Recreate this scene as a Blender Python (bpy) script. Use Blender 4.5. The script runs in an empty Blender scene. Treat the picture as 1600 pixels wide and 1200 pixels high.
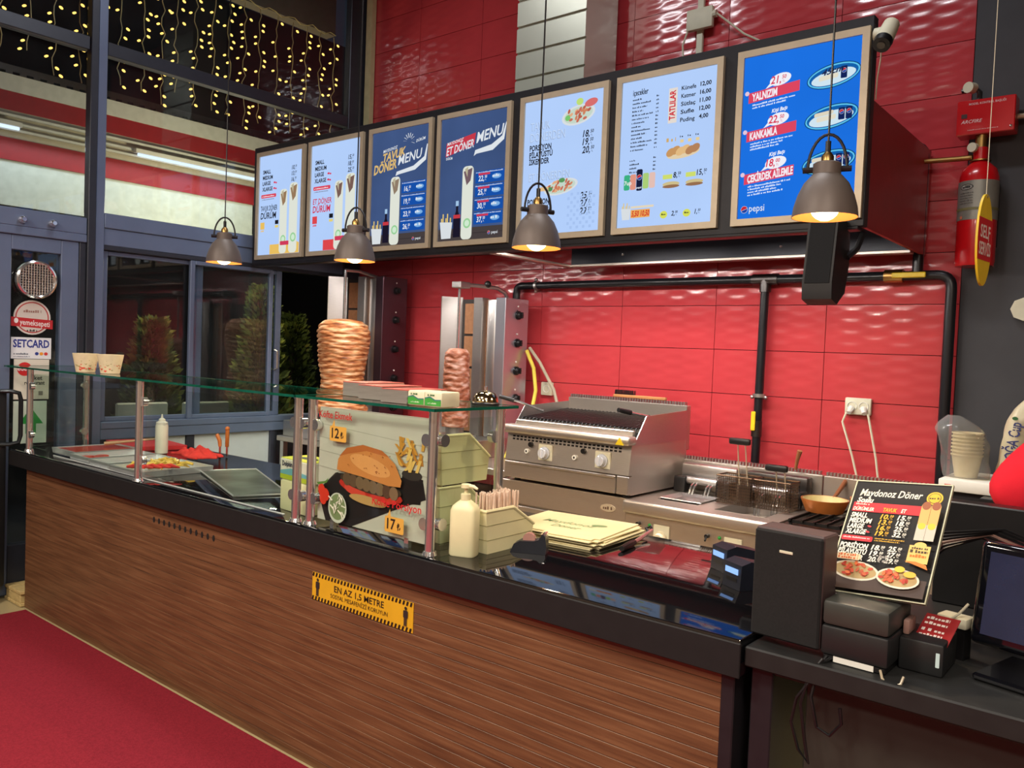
import bpy, bmesh, math, random
from mathutils import Vector, Matrix
random.seed(7)
scene = bpy.context.scene
COL = scene.collection
R_ = math.radians
PI = math.pi

# ------------------------------------------------------------------ camera, world, lights, exposure
yaw, pit, rol = -0.68307, -0.03777, 0.03895
fw = Vector((math.sin(yaw)*math.cos(pit), math.cos(yaw)*math.cos(pit), math.sin(pit)))
rt = Vector((math.cos(yaw), -math.sin(yaw), 0)); up = rt.cross(fw)
right = rt*math.cos(rol) + up*math.sin(rol)
upv = up*math.cos(rol) - rt*math.sin(rol)
cd = bpy.data.cameras.new('camera'); cam = bpy.data.objects.new('camera', cd); COL.objects.link(cam)
cd.sensor_width = 36; cd.lens = 1295/1600*36; cd.clip_start = .05; cd.clip_end = 200
M3 = Matrix((right, upv, -fw)).transposed()
cam.matrix_world = Matrix.Translation((0, 0, 1.6)) @ M3.to_4x4()
scene.camera = cam
w = bpy.data.worlds.new('night'); scene.world = w; w.use_nodes = True
w.node_tree.nodes['Background'].inputs[0].default_value = (.012, .015, .022, 1)
w.node_tree.nodes['Background'].inputs[1].default_value = 1.0
vs = scene.view_settings
vs.view_transform = 'Standard'; vs.look = 'None'; vs.gamma = 1; vs.use_curve_mapping = False; vs.exposure = 0.0

def area(name, loc, sx, sy, power, col, rot=(0, 0, 0)):
    l = bpy.data.lights.new(name, 'AREA'); l.shape = 'RECTANGLE'; l.size = sx; l.size_y = sy
    l.energy = power; l.color = col
    o = bpy.data.objects.new(name, l); COL.objects.link(o); o.location = loc; o.rotation_euler = rot
    return o
# the ceiling lamps of the dining room and of the kitchen (all hang above the frame)
ZL = 3.42
CEIL_LAMPS = [(-3.9, -.3, 66, (1, .89, .76)), (-1.9, -.1, 70, (1, .89, .76)), (.3, .2, 60, (1, .89, .76)), (-3.3, -2.2, 75, (1, .9, .78)), (-.6, -2.2, 75, (1, .9, .78)), (1.9, -.9, 60, (1, .9, .78))]
for i, (x, y, p, c) in enumerate(CEIL_LAMPS):
    area('ceiling_lamp_light', (x, y, ZL), .55, .55, p, c)
area('kitchen_lamp_light', (-1.6, 2.6, 4.72), 1.2, .25, 42, (.96, .97, 1))
area('kitchen_lamp_light', (-3.8, 2.6, 4.72), 1.2, .25, 32, (.96, .97, 1))

# ------------------------------------------------------------------ helpers
def lin(c):
    c = c/255
    return c/12.92 if c <= .04045 else ((c+.055)/1.055)**2.4
def rgb(*c):
    return (lin(c[0]), lin(c[1]), lin(c[2]), 1)
MATS = {}
def mat(name, col, rough=.5, metal=0, spec=.5, var=.08, scale=18, bump=0, bscale=60, stretch=None, coat=0, alpha=1, trans=0, sss=0):
    if name in MATS: return MATS[name]
    m = bpy.data.materials.new(name); m.use_nodes = True; MATS[name] = m
    nt = m.node_tree; b = nt.nodes['Principled BSDF']
    c = rgb(*col)
    b.inputs['Roughness'].default_value = rough; b.inputs['Metallic'].default_value = metal
    b.inputs['Specular IOR Level'].default_value = spec
    b.inputs['Coat Weight'].default_value = coat; b.inputs['Coat Roughness'].default_value = .05
    b.inputs['Transmission Weight'].default_value = trans
    b.inputs['Alpha'].default_value = alpha
    tc = nt.nodes.new('ShaderNodeTexCoord'); mp = nt.nodes.new('ShaderNodeMapping')
    if stretch: mp.inputs['Scale'].default_value = stretch
    nt.links.new(tc.outputs['Object'], mp.inputs[0])
    no = nt.nodes.new('ShaderNodeTexNoise'); no.inputs['Scale'].default_value = scale; no.inputs['Detail'].default_value = 4
    nt.links.new(mp.outputs[0], no.inputs[0])
    rp = nt.nodes.new('ShaderNodeValToRGB')
    rp.color_ramp.elements[0].position = .3; rp.color_ramp.elements[1].position = .7
    rp.color_ramp.elements[0].color = (c[0]*(1-var), c[1]*(1-var), c[2]*(1-var), 1)
    rp.color_ramp.elements[1].color = (min(1, c[0]*(1+var)), min(1, c[1]*(1+var)), min(1, c[2]*(1+var)), 1)
    nt.links.new(no.outputs[0], rp.inputs[0]); nt.links.new(rp.outputs[0], b.inputs['Base Color'])
    if bump:
        n2 = nt.nodes.new('ShaderNodeTexNoise'); n2.inputs['Scale'].default_value = bscale; n2.inputs['Detail'].default_value = 5
        nt.links.new(mp.outputs[0], n2.inputs[0])
        bp = nt.nodes.new('ShaderNodeBump'); bp.inputs['Strength'].default_value = bump; bp.inputs['Distance'].default_value = .01
        nt.links.new(n2.outputs[0], bp.inputs['Height']); nt.links.new(bp.outputs[0], b.inputs['Normal'])
    return m
def ramp(m, stops):
    r = [n for n in m.node_tree.nodes if n.type == 'VALTORGB'][0].color_ramp
    while len(r.elements) > 1: r.elements.remove(r.elements[-1])
    r.elements[0].position = stops[0][0]; r.elements[0].color = rgb(*stops[0][1])
    for p, c in stops[1:]:
        e = r.elements.new(p); e.color = rgb(*c)
    return m
def emit(name, col, s=1.0, var=0):
    if name in MATS: return MATS[name]
    m = bpy.data.materials.new(name); m.use_nodes = True; MATS[name] = m
    nt = m.node_tree; nt.nodes.clear()
    o = nt.nodes.new('ShaderNodeOutputMaterial'); e = nt.nodes.new('ShaderNodeEmission')
    e.inputs[0].default_value = rgb(*col); e.inputs[1].default_value = s
    if var:
        tc = nt.nodes.new('ShaderNodeTexCoord'); no = nt.nodes.new('ShaderNodeTexNoise'); no.inputs['Scale'].default_value = 3
        nt.links.new(tc.outputs['Object'], no.inputs[0])
        mx = nt.nodes.new('ShaderNodeMix'); mx.data_type = 'RGBA'
        c = rgb(*col); mx.inputs[6].default_value = tuple(k*(1-var) for k in c[:3])+(1,); mx.inputs[7].default_value = tuple(k*(1+var) for k in c[:3])+(1,)
        nt.links.new(no.outputs[0], mx.inputs[0]); nt.links.new(mx.outputs[2], e.inputs[0])
    nt.links.new(e.outputs[0], o.inputs[0])
    return m
def glass(name, tint=(235, 245, 240), ior=1.5, gloss=.01, dirt=0.0):
    if name in MATS: return MATS[name]
    m = bpy.data.materials.new(name); m.use_nodes = True; MATS[name] = m
    nt = m.node_tree; nt.nodes.clear()
    o = nt.nodes.new('ShaderNodeOutputMaterial')
    t = nt.nodes.new('ShaderNodeBsdfTransparent'); t.inputs[0].default_value = rgb(*tint)
    g = nt.nodes.new('ShaderNodeBsdfGlossy'); g.inputs['Roughness'].default_value = gloss
    f = nt.nodes.new('ShaderNodeFresnel')
    ge = nt.nodes.new('ShaderNodeNewGeometry'); mi = nt.nodes.new('ShaderNodeMix'); mi.data_type = 'FLOAT'
    mi.inputs[2].default_value = ior; mi.inputs[3].default_value = 1/ior
    nt.links.new(ge.outputs['Backfacing'], mi.inputs[0]); nt.links.new(mi.outputs[0], f.inputs[0])
    mx = nt.nodes.new('ShaderNodeMixShader')
    nt.links.new(f.outputs[0], mx.inputs[0]); nt.links.new(t.outputs[0], mx.inputs[1]); nt.links.new(g.outputs[0], mx.inputs[2])
    last = mx
    if dirt:
        d = nt.nodes.new('ShaderNodeBsdfDiffuse'); d.inputs[0].default_value = (.7, .72, .75, 1)
        tc = nt.nodes.new('ShaderNodeTexCoord'); no = nt.nodes.new('ShaderNodeTexNoise'); no.inputs['Scale'].default_value = 4
        nt.links.new(tc.outputs['Object'], no.inputs[0])
        mu = nt.nodes.new('ShaderNodeMath'); mu.operation = 'MULTIPLY'; mu.inputs[1].default_value = dirt
        nt.links.new(no.outputs[0], mu.inputs[0])
        m2 = nt.nodes.new('ShaderNodeMixShader'); nt.links.new(mu.outputs[0], m2.inputs[0])
        nt.links.new(mx.outputs[0], m2.inputs[1]); nt.links.new(d.outputs[0], m2.inputs[2]); last = m2
    nt.links.new(last.outputs[0], o.inputs[0])
    return m

class MB:
    def __init__(s): s.v = []; s.f = []
    def add(s, vs, fs, M=None):
        n = len(s.v)
        s.v += [tuple(M @ Vector(p)) for p in vs] if M is not None else [tuple(p) for p in vs]
        s.f += [tuple(i+n for i in f) for f in fs]; return s
    def box(s, x0, x1, y0, y1, z0, z1, M=None):
        return s.add([(x0, y0, z0), (x1, y0, z0), (x1, y1, z0), (x0, y1, z0), (x0, y0, z1), (x1, y0, z1), (x1, y1, z1), (x0, y1, z1)],
              [(0, 3, 2, 1), (4, 5, 6, 7), (0, 1, 5, 4), (1, 2, 6, 5), (2, 3, 7, 6), (3, 0, 4, 7)], M)
    def bbox(s, x0, x1, y0, y1, z0, z1, b=.005, seg=1, M=None):
        bm = bmesh.new(); bmesh.ops.create_cube(bm, size=1)
        for v in bm.verts: v.co = Vector(((x0+x1)/2+v.co.x*(x1-x0), (y0+y1)/2+v.co.y*(y1-y0), (z0+z1)/2+v.co.z*(z1-z0)))
        b = min(b, .49*min(abs(x1-x0), abs(y1-y0), abs(z1-z0)))
        bmesh.ops.bevel(bm, geom=list(bm.edges), offset=b, segments=seg, profile=.5, affect='EDGES')
        bm.verts.index_update()
        s.add([v.co.copy() for v in bm.verts], [[v.index for v in f.verts] for f in bm.faces], M); bm.free(); return s
    def cyl(s, p0, p1, r0, r1=None, n=16, caps=True, M=None):
        p0 = Vector(p0); p1 = Vector(p1); r1 = r0 if r1 is None else r1
        d = (p1-p0).normalized(); a = d.orthogonal().normalized(); b = d.cross(a)
        vs = [p0+(a*math.cos(2*PI*i/n)+b*math.sin(2*PI*i/n))*r0 for i in range(n)]+[p1+(a*math.cos(2*PI*i/n)+b*math.sin(2*PI*i/n))*r1 for i in range(n)]
        fs = [(i, (i+1) % n, n+(i+1) % n, n+i) for i in range(n)]
        if caps: fs += [tuple(range(n-1, -1, -1)), tuple(range(n, 2*n))]
        return s.add(vs, fs, M)
    def tube(s, pts, r, n=8, M=None, closed=False):
        P = [Vector(p) for p in pts]; N = len(P); vs = []; a = None
        for i in range(N):
            d = (P[min(i+1, N-1)]-P[max(i-1, 0)]).normalized()
            a = d.orthogonal().normalized() if a is None else (a-d*a.dot(d)).normalized()
            b = d.cross(a); rr = r[i] if isinstance(r, (list, tuple)) else r
            vs += [P[i]+(a*math.cos(2*PI*k/n)+b*math.sin(2*PI*k/n))*rr for k in range(n)]
        fs = [(i*n+k, i*n+(k+1) % n, (i+1)*n+(k+1) % n, (i+1)*n+k) for i in range(N-1) for k in range(n)]
        fs += [tuple(range(n-1, -1, -1)), tuple(range((N-1)*n, N*n))]
        return s.add(vs, fs, M)
    def lathe(s, prof, n=24, c=(0, 0, 0), M=None, arc=None):
        vs = []; fs = []
        for (r, z) in prof:
            for k in range(n):
                t = 2*PI*k/n; vs.append((c[0]+r*math.cos(t), c[1]+r*math.sin(t), c[2]+z))
        for i in range(len(prof)-1):
            for k in range(n): fs.append((i*n+k, i*n+(k+1) % n, (i+1)*n+(k+1) % n, (i+1)*n+k))
        return s.add(vs, fs, M)
    def sphere(s, c, r, n=12, m=8, sc=(1, 1, 1), M=None):
        vs = []; fs = []
        for i in range(m+1):
            t = PI*i/m
            for k in range(n):
                p = 2*PI*k/n; vs.append((c[0]+r*sc[0]*math.sin(t)*math.cos(p), c[1]+r*sc[1]*math.sin(t)*math.sin(p), c[2]+r*sc[2]*math.cos(t)))
        for i in range(m):
            for k in range(n): fs.append((i*n+k, (i+1)*n+k, (i+1)*n+(k+1) % n, i*n+(k+1) % n))
        return s.add(vs, fs, M)
    def prism(s, poly, plane, a, b, M=None):
        n = len(poly)
        mk = {'xz': lambda p, t: (p[0], t, p[1]), 'yz': lambda p, t: (t, p[0], p[1]), 'xy': lambda p, t: (p[0], p[1], t)}[plane]
        vs = [mk(p, a) for p in poly]+[mk(p, b) for p in poly]
        fs = [tuple(range(n)), tuple(range(2*n-1, n-1, -1))]+[(i, n+i, n+(i+1) % n, (i+1) % n) for i in range(n)]
        return s.add(vs, fs, M)
    def mesh(s, name, smooth=True, ang=35, off=None):
        me = bpy.data.meshes.new(name)
        vs = s.v if off is None else [(p[0]-off[0], p[1]-off[1], p[2]-off[2]) for p in s.v]
        me.from_pydata(vs, [], s.f)
        bm = bmesh.new(); bm.from_mesh(me); bmesh.ops.recalc_face_normals(bm, faces=bm.faces); bm.to_mesh(me); bm.free()
        if smooth:
            me.shade_smooth(); me.set_sharp_from_angle(angle=R_(ang))
        me.update(); return me
def obj(name, me, m, parent=None, loc=None, kind=None):
    if isinstance(me, MB): me = me.mesh(name)
    if m is not None and not me.materials: me.materials.append(m)
    o = bpy.data.objects.new(name, me); COL.objects.link(o); o.parent = parent
    if loc is not None: o.location = loc
    if kind: o['kind'] = kind
    return o
def tag(o, label, cat, group=None):
    o['label'] = label; o['category'] = cat
    if group: o['group'] = group
    return o
class Thing:
    """an Empty at the thing's base; parts are authored in world coordinates when w=True"""
    def __init__(s, name, label, cat, loc=(0, 0, 0), rz=0, group=None, w=True, rot=None, scale=1):
        o = bpy.data.objects.new(name, None); COL.objects.link(o); o.empty_display_size = .05
        o.location = loc; o.rotation_euler = rot if rot else (0, 0, rz); o.scale = (scale,)*3
        tag(o, label, cat, group); s.o = o; s.loc = loc; s.w = w and not rz and not rot
    def part(s, name, mb, m, sub=None, label=None, smooth=True, ang=35, kind=None):
        me = mb.mesh(name, smooth, ang, s.loc if s.w else None) if isinstance(mb, MB) else mb
        o = obj(name, me, m, sub or s.o)
        if label: o['label'] = label
        if kind: o['kind'] = kind
        return o
def single(name, mb, m, label, cat, group=None, base=None, smooth=True, ang=35, kind=None):
    """a one-mesh thing with its origin at its base"""
    xs = [p[0] for p in mb.v]; ys = [p[1] for p in mb.v]; zs = [p[2] for p in mb.v]
    b = base or ((min(xs)+max(xs))/2, (min(ys)+max(ys))/2, min(zs))
    o = obj(name, mb.mesh(name, smooth, ang, b), m, None, b, kind)
    return tag(o, label, cat, group)
def structure(name, mb, m, smooth=False):
    return obj(name, mb.mesh(name, smooth), m, None, None, 'structure')
def copy_tree(o, parent=None):
    c = o.copy(); COL.objects.link(c); c.parent = parent
    for ch in list(o.children): copy_tree(ch, c)
    return c

# --- text as flat meshes
_tc = {}
def text_mesh(s, shear=0, bold=0, space=1):
    k = (s, shear, bold, space)
    if k in _tc: return _tc[k]
    cu = bpy.data.curves.new('lettering', 'FONT'); cu.body = s; cu.size = 1; cu.shear = shear; cu.offset = bold; cu.space_character = space
    cu.resolution_u = 2
    o = bpy.data.objects.new('lettering', cu)
    me = o.to_mesh()
    vs = [(v.co.x, v.co.y) for v in me.vertices]; fs = [tuple(p.vertices) for p in me.polygons]
    o.to_mesh_clear(); bpy.data.objects.remove(o); bpy.data.curves.remove(cu)
    if not vs: vs = [(0, 0)]
    x0 = min(v[0] for v in vs); x1 = max(v[0] for v in vs)
    _tc[k] = ([(a-x0, b) for a, b in vs], fs, x1-x0); return _tc[k]
class Print:
    """flat print on a panel: local u to the right, v up, facing -Y (thin layers of ink)"""
    def __init__(s, y=0.0, step=.00025, em=None):
        s.y = y; s.step = step; s.k = 1; s.d = {}; s.em = em
    def _mb(s, col, nm): return s.d.setdefault((col, nm), MB())
    def poly(s, pts, col, nm='picture'):
        y = s.y-s.k*s.step; s.k += 1
        s._mb(col, nm).add([(p[0], y, p[1]) for p in pts], [tuple(range(len(pts)))]); return s
    def rect(s, u0, u1, v0, v1, col, nm='picture', sk=0, r=0):
        if r:
            pts = []
            for cx, cy, a in ((u1-r, v1-r, 0), (u0+r, v1-r, 90), (u0+r, v0+r, 180), (u1-r, v0+r, 270)):
                pts += [(cx+r*math.cos(R_(a+t)), cy+r*math.sin(R_(a+t))) for t in (0, 30, 60, 90)]
        else: pts = [(u0, v0), (u1, v0), (u1, v1), (u0, v1)]
        return s.poly([(p[0], p[1]+sk*(p[0]-u0)) for p in pts], col, nm)
    def ell(s, u, v, a, b, col, nm='picture', rot=0, n=20, t0=0, t1=360):
        pts = []
        for i in range(n):
            t = R_(t0+(t1-t0)*i/(n if t1-t0 == 360 else n-1)); x = a*math.cos(t); y = b*math.sin(t); c = math.cos(R_(rot)); d = math.sin(R_(rot))
            pts.append((u+x*c-y*d, v+x*d+y*c))
        return s.poly(pts, col, nm)
    def text(s, t, u, v, h, col, al='L', sx=1, shear=0, bold=0, rot=0, wid=None, space=1, sk=0):
        vs, fs, wd = text_mesh(t, shear, bold, space)
        k = h/.70
        if wid: sx = wid/(wd*k)
        du = {'L': 0, 'C': -.5, 'R': -1}[al]*wd
        c = math.cos(R_(rot)); d = math.sin(R_(rot)); y = s.y-s.k*s.step; s.k += 1
        out = []
        for a, b in vs:
            a = (a+du)*k*sx; b = b*k+sk*a
            out.append((u+a*c-b*d, y, v+a*d+b*c))
        s._mb(col, 'lettering').add(out, fs); return s
    def greek(s, u, v, wd, h, col, sk=0, seed=1):
        rr = random.Random(seed*7919+int(v*9000)); x = 0; mb = s._mb(col, 'small_print'); y = s.y-s.k*s.step; s.k += 1
        while x < wd:
            L = min(h*rr.uniform(.45, .8), wd-x+1e-4); hh = h*rr.choice((.7, .7, 1)); z = v+sk*x
            mb.add([(u+x, y, z), (u+x+L, y, z+sk*L), (u+x+L, y, z+hh+sk*L), (u+x, y, z+hh)], [(0, 1, 2, 3)])
            x += L+h*(.22 if rr.random() < .8 else .7)
        return s
    def done(s, thing, panel, tr=None, rough=.5):
        for (col, nm), mb in s.d.items():
            m = emit('lit_print_%d_%d_%d' % col, col, s.em) if s.em else mat('print_%d_%d_%d' % col, col, rough, var=.04)
            if tr is not None: mb.v = [tuple(tr @ Vector(p)) for p in mb.v]
            o = obj(nm, mb.mesh(nm, False, 35, thing.loc if thing.w else None), m, panel, None, 'stuff')

# ------------------------------------------------------------------ materials
STEEL = mat('brushed_steel', (192, 188, 186), .32, .92, var=.06, scale=30, stretch=(1, 1, 40), bump=.02, bscale=80)
STEELX = mat('brushed_steel_long', (196, 186, 176), .36, .88, var=.07, scale=20, stretch=(1, 30, 60), bump=.015, bscale=60)
CHROME = mat('chrome', (226, 226, 226), .14, .9, var=.03)
DSTEEL = mat('grey_steel', (95, 92, 92), .35, 1, var=.1)
BLACKP = mat('black_plastic', (16, 16, 18), .38, var=.15)
BLACKM = mat('black_metal', (34, 33, 38), .42, .2, var=.12)
BLACKPIPE = mat('black_painted_pipe', (24, 25, 30), .3, var=.12, scale=10)
GRANITE = mat('black_granite', (13, 13, 16), .045, spec=.75, var=.35, scale=220, coat=.4)
TILE = mat('red_glazed_tile', (190, 62, 68), .18, spec=.6, var=.05, scale=6, coat=.3)
GROUT = mat('dark_red_grout', (58, 14, 18), .85, var=.1)
REDPANEL = mat('dark_red_panel', (160, 40, 44), .45, var=.06)
ALU = mat('grey_aluminium_frame', (106, 120, 148), .35, .25, var=.05, scale=8)
ALUD = mat('dark_aluminium_frame', (52, 56, 66), .4, .3, var=.06)
GOLDFR = mat('champagne_snap_frame', (196, 180, 154), .38, .3, var=.05)
BLACKWALL = mat('slate_black_paint', (58, 58, 62), .7, var=.08, scale=8)
CREAM = mat('cream_plastic', (226, 220, 176), .42, var=.03)
WHITE = mat('white_plastic', (225, 224, 216), .45, var=.03)
CREAMW = mat('pale_painted_metal', (208, 204, 180), .5, var=.05)
BRASS = mat('brass', (176, 140, 84), .35, 1, var=.1)
YELLOW = mat('yellow_paint', (226, 196, 32), .4, var=.05)
REDPAINT = mat('red_gloss_paint', (196, 18, 26), .25, var=.04, coat=.4)
REDPL = mat('red_plastic', (214, 52, 58), .4, var=.05)
GLASSW = glass('window_glass', (238, 244, 246), 1.5, .012, .012)
GLASSC = glass('guard_glass', (246, 251, 248), 1.4, .008)
GLASSE = mat('green_glass_edge', (16, 86, 68), .12, var=.2, coat=.5)

# ------------------------------------------------------------------ the room
XS, YW, YH, ZC = -5.45, 4.62, 3.52, 4.9
FLOOR = mat('beige_floor_tile', (176, 160, 120), .35, var=.07, scale=4)
structure('floor', MB().box(-5.5, 3.6, -4.1, 4.7, -.08, 0), FLOOR)
structure('ceiling', MB().box(-5.5, 3.6, -4.1, 4.7, ZC, ZC+.1).box(-5.4, 3.5, -4.0, 1.2, 3.5, 3.6), mat('dark_ceiling_paint', (96, 90, 80), .8))
PLASTER = mat('warm_plaster', (150, 132, 112), .8, var=.06, scale=5)
structure('wall_right', MB().box(3.5, 3.62, -4.1, 4.7, 0, ZC), PLASTER)
structure('wall_front', MB().box(-5.5, 3.5, -4.12, -4.0, 0, ZC), PLASTER)
# red tiled back wall: each tile its own piece with a wavy relief
wall = structure('wall_back', MB().box(-5.52, -.895, YW+.012, YW+.12, 0, ZC), GROUT)
TW, TH = .6545, .2610
def tile_mesh():
    nu, nv = 36, 20; vs = []; fs = []; g = .0018
    for j in range(nv+1):
        for i in range(nu+1):
            u = i/nu; v = j/nv
            edge = min(1, 14*min(u, 1-u))*min(1, 8*min(v, 1-v))
            a = math.sin(2*PI*(1.25*u+2.0*v))*math.sin(2*PI*(1.25*u-2.0*v))
            h = .0025*(1-abs(a))**1.8*edge
            vs.append((g+u*(TW-2*g), -h, g+v*(TH-2*g)))
    for j in range(nv):
        for i in range(nu):
            a = j*(nu+1)+i; fs.append((a, a+1, a+nu+2, a+nu+1))
    n = len(vs); b = [0, nu, (nv+1)*(nu+1)-1, nv*(nu+1)]
    rim = [i for i in range(nu)]+[nu+j*(nu+1) for j in range(nv)]+[(nv+1)*(nu+1)-1-i for i in range(nu)]+[(nv-j)*(nu+1) for j in range(nv)]
    for r in rim: vs.append((vs[r][0], .012, vs[r][2]))
    L = len(rim)
    for k in range(L): fs.append((rim[k], n+k, n+(k+1) % L, rim[(k+1) % L]))
    m = MB(); m.add(vs, fs); return m.mesh('tile', True, 40)
TM = tile_mesh()
for c in range(7):
    for r in range(-4, 12):
        x0 = -2.864-TW*4+TW*c; z0 = 1.668+TH*r
        o = obj('tile', TM, TILE, wall, (x0, YW, z0))
structure('wall_backright', MB().box(-.895, 3.5, YW-.02, YW+.12, 0, ZC), BLACKWALL)
structure('trim_1', MB().box(-5.42, -5.35, YW-.05, YW-.008, 2.95, ZC), mat('cream_trim_paint', (206, 196, 150), .5))

# ------------------------------------------------------------------ glazed shop front on the left
sf = structure('wall_left', MB().box(XS-.06, XS, -4.0, 1.25, 0, .12), ALUD)
def sfp(name, y0, y1, z0, z1, m=ALU, d=.0, par=sf, t=.07):
    return obj(name, MB().bbox(XS-t+d, XS+d, y0, y1, z0, z1, .004).mesh(name), m, par)
sfp('post', 2.372, 2.42, 0, ZC, ALUD, .02); sfp('post', 2.42, 2.478, 0, ZC, ALU, .012)
sfp('post', 4.43, 4.60, 0, ZC, ALUD, .01)
for y in (1.2, .1, -1.0, -2.1, -3.2): sfp('post', y, y+.08, 0, ZC, ALU)
sfp('beam', 2.48, 4.43, 3.395, 3.48, ALUD, .005); sfp('beam', -4.0, 2.37, 3.395, 3.48, ALUD, .005)
sfp('beam', 2.48, 4.43, 2.30, 2.395, ALU, .01); sfp('beam', 2.48, 4.43, 2.19, 2.30, ALU, 0)
sfp('beam', -4.0, 2.37, 2.24, 2.345, ALU, .01)
for a, b in ((2.48, 4.43), (1.28, 2.37), (.18, 1.2), (-.92, .1), (-2.02, -1.0), (-3.12, -2.1)):
    for z0, z1 in ((3.48, ZC), (2.395 if a > 2.4 else 2.345, 3.395)):
        obj('pane', MB().box(XS-.042, XS-.034, a, b, z0, z1).mesh('pane', False), GLASSW, sf)
    if a < 1.2: obj('pane', MB().box(XS-.042, XS-.034, a, b, .12, 2.24).mesh('pane', False), GLASSW, sf)
# sliding window
win = structure('window_1', MB().bbox(XS-.09, XS+.02, 2.478, 4.43, 1.0, 1.045, .004), ALU, True)
sfp('lower_rail', 2.478, 4.43, .93, 1.0, ALU, .015, win); sfp('frame_rail', 2.478, 4.43, 2.16, 2.19, ALUD, 0, win)
def sash(y0, y1, d, wd=.035, mm=ALU):
    sfp('sash_stile', y0, y0+wd, 1.045, 2.16, mm, d, win, .03); sfp('sash_stile', y1-wd, y1, 1.045, 2.16, mm, d, win, .03)
    sfp('sash_rail', y0+wd, y1-wd, 1.045, 1.075, mm, d, win, .03); sfp('sash_rail', y0+wd, y1-wd, 2.13, 2.16, mm, d, win, .03)
    obj('pane', MB().box(XS-.019+d, XS-.012+d, y0+wd, y1-wd, 1.075, 2.13).mesh('pane', False), GLASSW, win)
sash(2.49, 3.15, -.035); sash(3.085, 3.765, 0); sash(3.15, 3.865, -.035, .05)
hb = MB().tube([(XS+.002, 3.79, 1.40), (XS+.035, 3.79, 1.41), (XS+.035, 3.79, 1.54), (XS+.002, 3.79, 1.55)], .010, 8)
obj('pull_handle', hb.mesh('pull_handle'), CHROME, win)
for y in (2.478, 3.085, 3.775, 4.38): sfp('lower_post', y, y+.06, .0, .93, ALUD, .0, win)
WPAN = mat('white_infill_panel', (196, 204, 208), .5, var=.03)
for a, b in ((2.538, 3.085), (3.145, 3.775)): sfp('infill_panel', a, b, .08, .93, WPAN, -.02, win)
sfp('infill_panel', 3.835, 4.38, .08, .93, ALUD, -.02, win)
# door
door = structure('door_1', MB().bbox(XS-.05, XS+.01, 1.30, 2.372, 2.19, 2.24, .004), ALU, True)
for y0, y1 in ((1.30, 1.40), (1.87, 1.945), (2.225, 2.33)): sfp('door_stile', y0, y1, .02, 2.19, ALU, -.005, door)
sfp('door_jamb', 2.332, 2.372, .0, 2.19, ALUD, .0, door)
sfp('door_rail', 1.945, 2.225, 2.10, 2.19, ALU, -.005, door); sfp('door_rail', 1.945, 2.225, .02, .32, ALUD, -.005, door)
sfp('door_rail', 1.40, 1.87, 2.10, 2.19, ALU, -.005, door); sfp('door_rail', 1.40, 1.87, .02, .32, ALUD, -.005, door)
for a, b in ((1.945, 2.225), (1.40, 1.87)):
    obj('pane', MB().box(XS-.04, XS-.032, a, b, .32, 2.10).mesh('pane', False), GLASSW, door)
cb = MB()
for y in (1.99, 2.16): cb.lathe([(0, 0), (.022, 0), (.022, .03), (.012, .045), (0, .045)], 12, M=Matrix.Translation((XS+.012, y, 2.28)) @ Matrix.Rotation(PI/2, 4, 'Y'))
obj('door_bolt', cb.mesh('door_bolt'), CHROME, door)

# ------------------------------------------------------------------ outside the glass
structure('ground', MB().box(-16, -5.52, -6, 9, -.12, -.02), mat('dark_paving', (40, 40, 42), .6, var=.15))
structure('wall_outside', MB().box(-11.2, -11.0, -6, 9, -.1, 6.5), mat('night_facade', (26, 24, 26), .9))
T = Thing('shop_canopy', 'red and white banded canopy of the neighbouring building, beyond the glass', 'canopy', (-7.2, 2, 2.6))
CW = mat('canopy_white', (214, 214, 206), .6); CR = mat('canopy_red', (150, 22, 30), .5); CC = mat('canopy_cream', (206, 214, 206), .6)
T.part('white_band', MB().box(-7.3, -7.2, -3, 6.6, 3.48, 3.61), CW)
T.part('red_band', MB().box(-7.29, -7.21, -3, 6.6, 3.335, 3.48), CR)
T.part('beige_band', MB().box(-7.30, -7.215, -3, 6.6, 3.12, 3.335), mat('canopy_beige', (186, 178, 158), .7))
T.part('red_band', MB().box(-7.29, -7.20, -3, 6.6, 2.95, 3.12), CR)
T.part('cream_panel', MB().box(-7.28, -7.22, -3, 4.72, 2.60, 2.95), CC)
m_ = MB()
for i in range(96): m_.box(-7.33, -7.19, -3+i*.1, -3+i*.1+.05, 3.61, 3.63)
T.part('corrugated_edge', m_, DSTEEL, kind='stuff')
T.part('canopy_roof', MB().box(-10.9, -7.2, -3, 6.6, 3.63, 3.68), DSTEEL)
for z in (3.17, 3.22, 3.28): T.part('roof_rail', MB().box(-7.20, -7.17, -3, 6.6, z, z+.018), CW)
T.part('brace', MB().tube([(-7.25, 4.75, 2.3), (-7.25, 5.15, 2.95)], .03, 6), BLACKM)
for y in (2.0, 4.1):
    t = Thing('tube_lamp', 'fluorescent tube fitting under the banded canopy outside', 'lamp', (-7.16, y, 3.14), group='tube lamps of the canopy')
    t.part('housing', MB().box(-7.17, -7.12, y-.6, y+.6, 3.20, 3.235), WHITE)
    t.part('tube', MB().cyl((-7.13, y-.58, 3.185), (-7.13, y+.58, 3.185), .013, n=8), emit('tube_glow', (225, 235, 255), 1.6))
area('canopy_tube_light', (-7.0, 3.2, 3.1), .2, 3.0, 9, (.9, .95, 1), (0, 0, 0))
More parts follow.
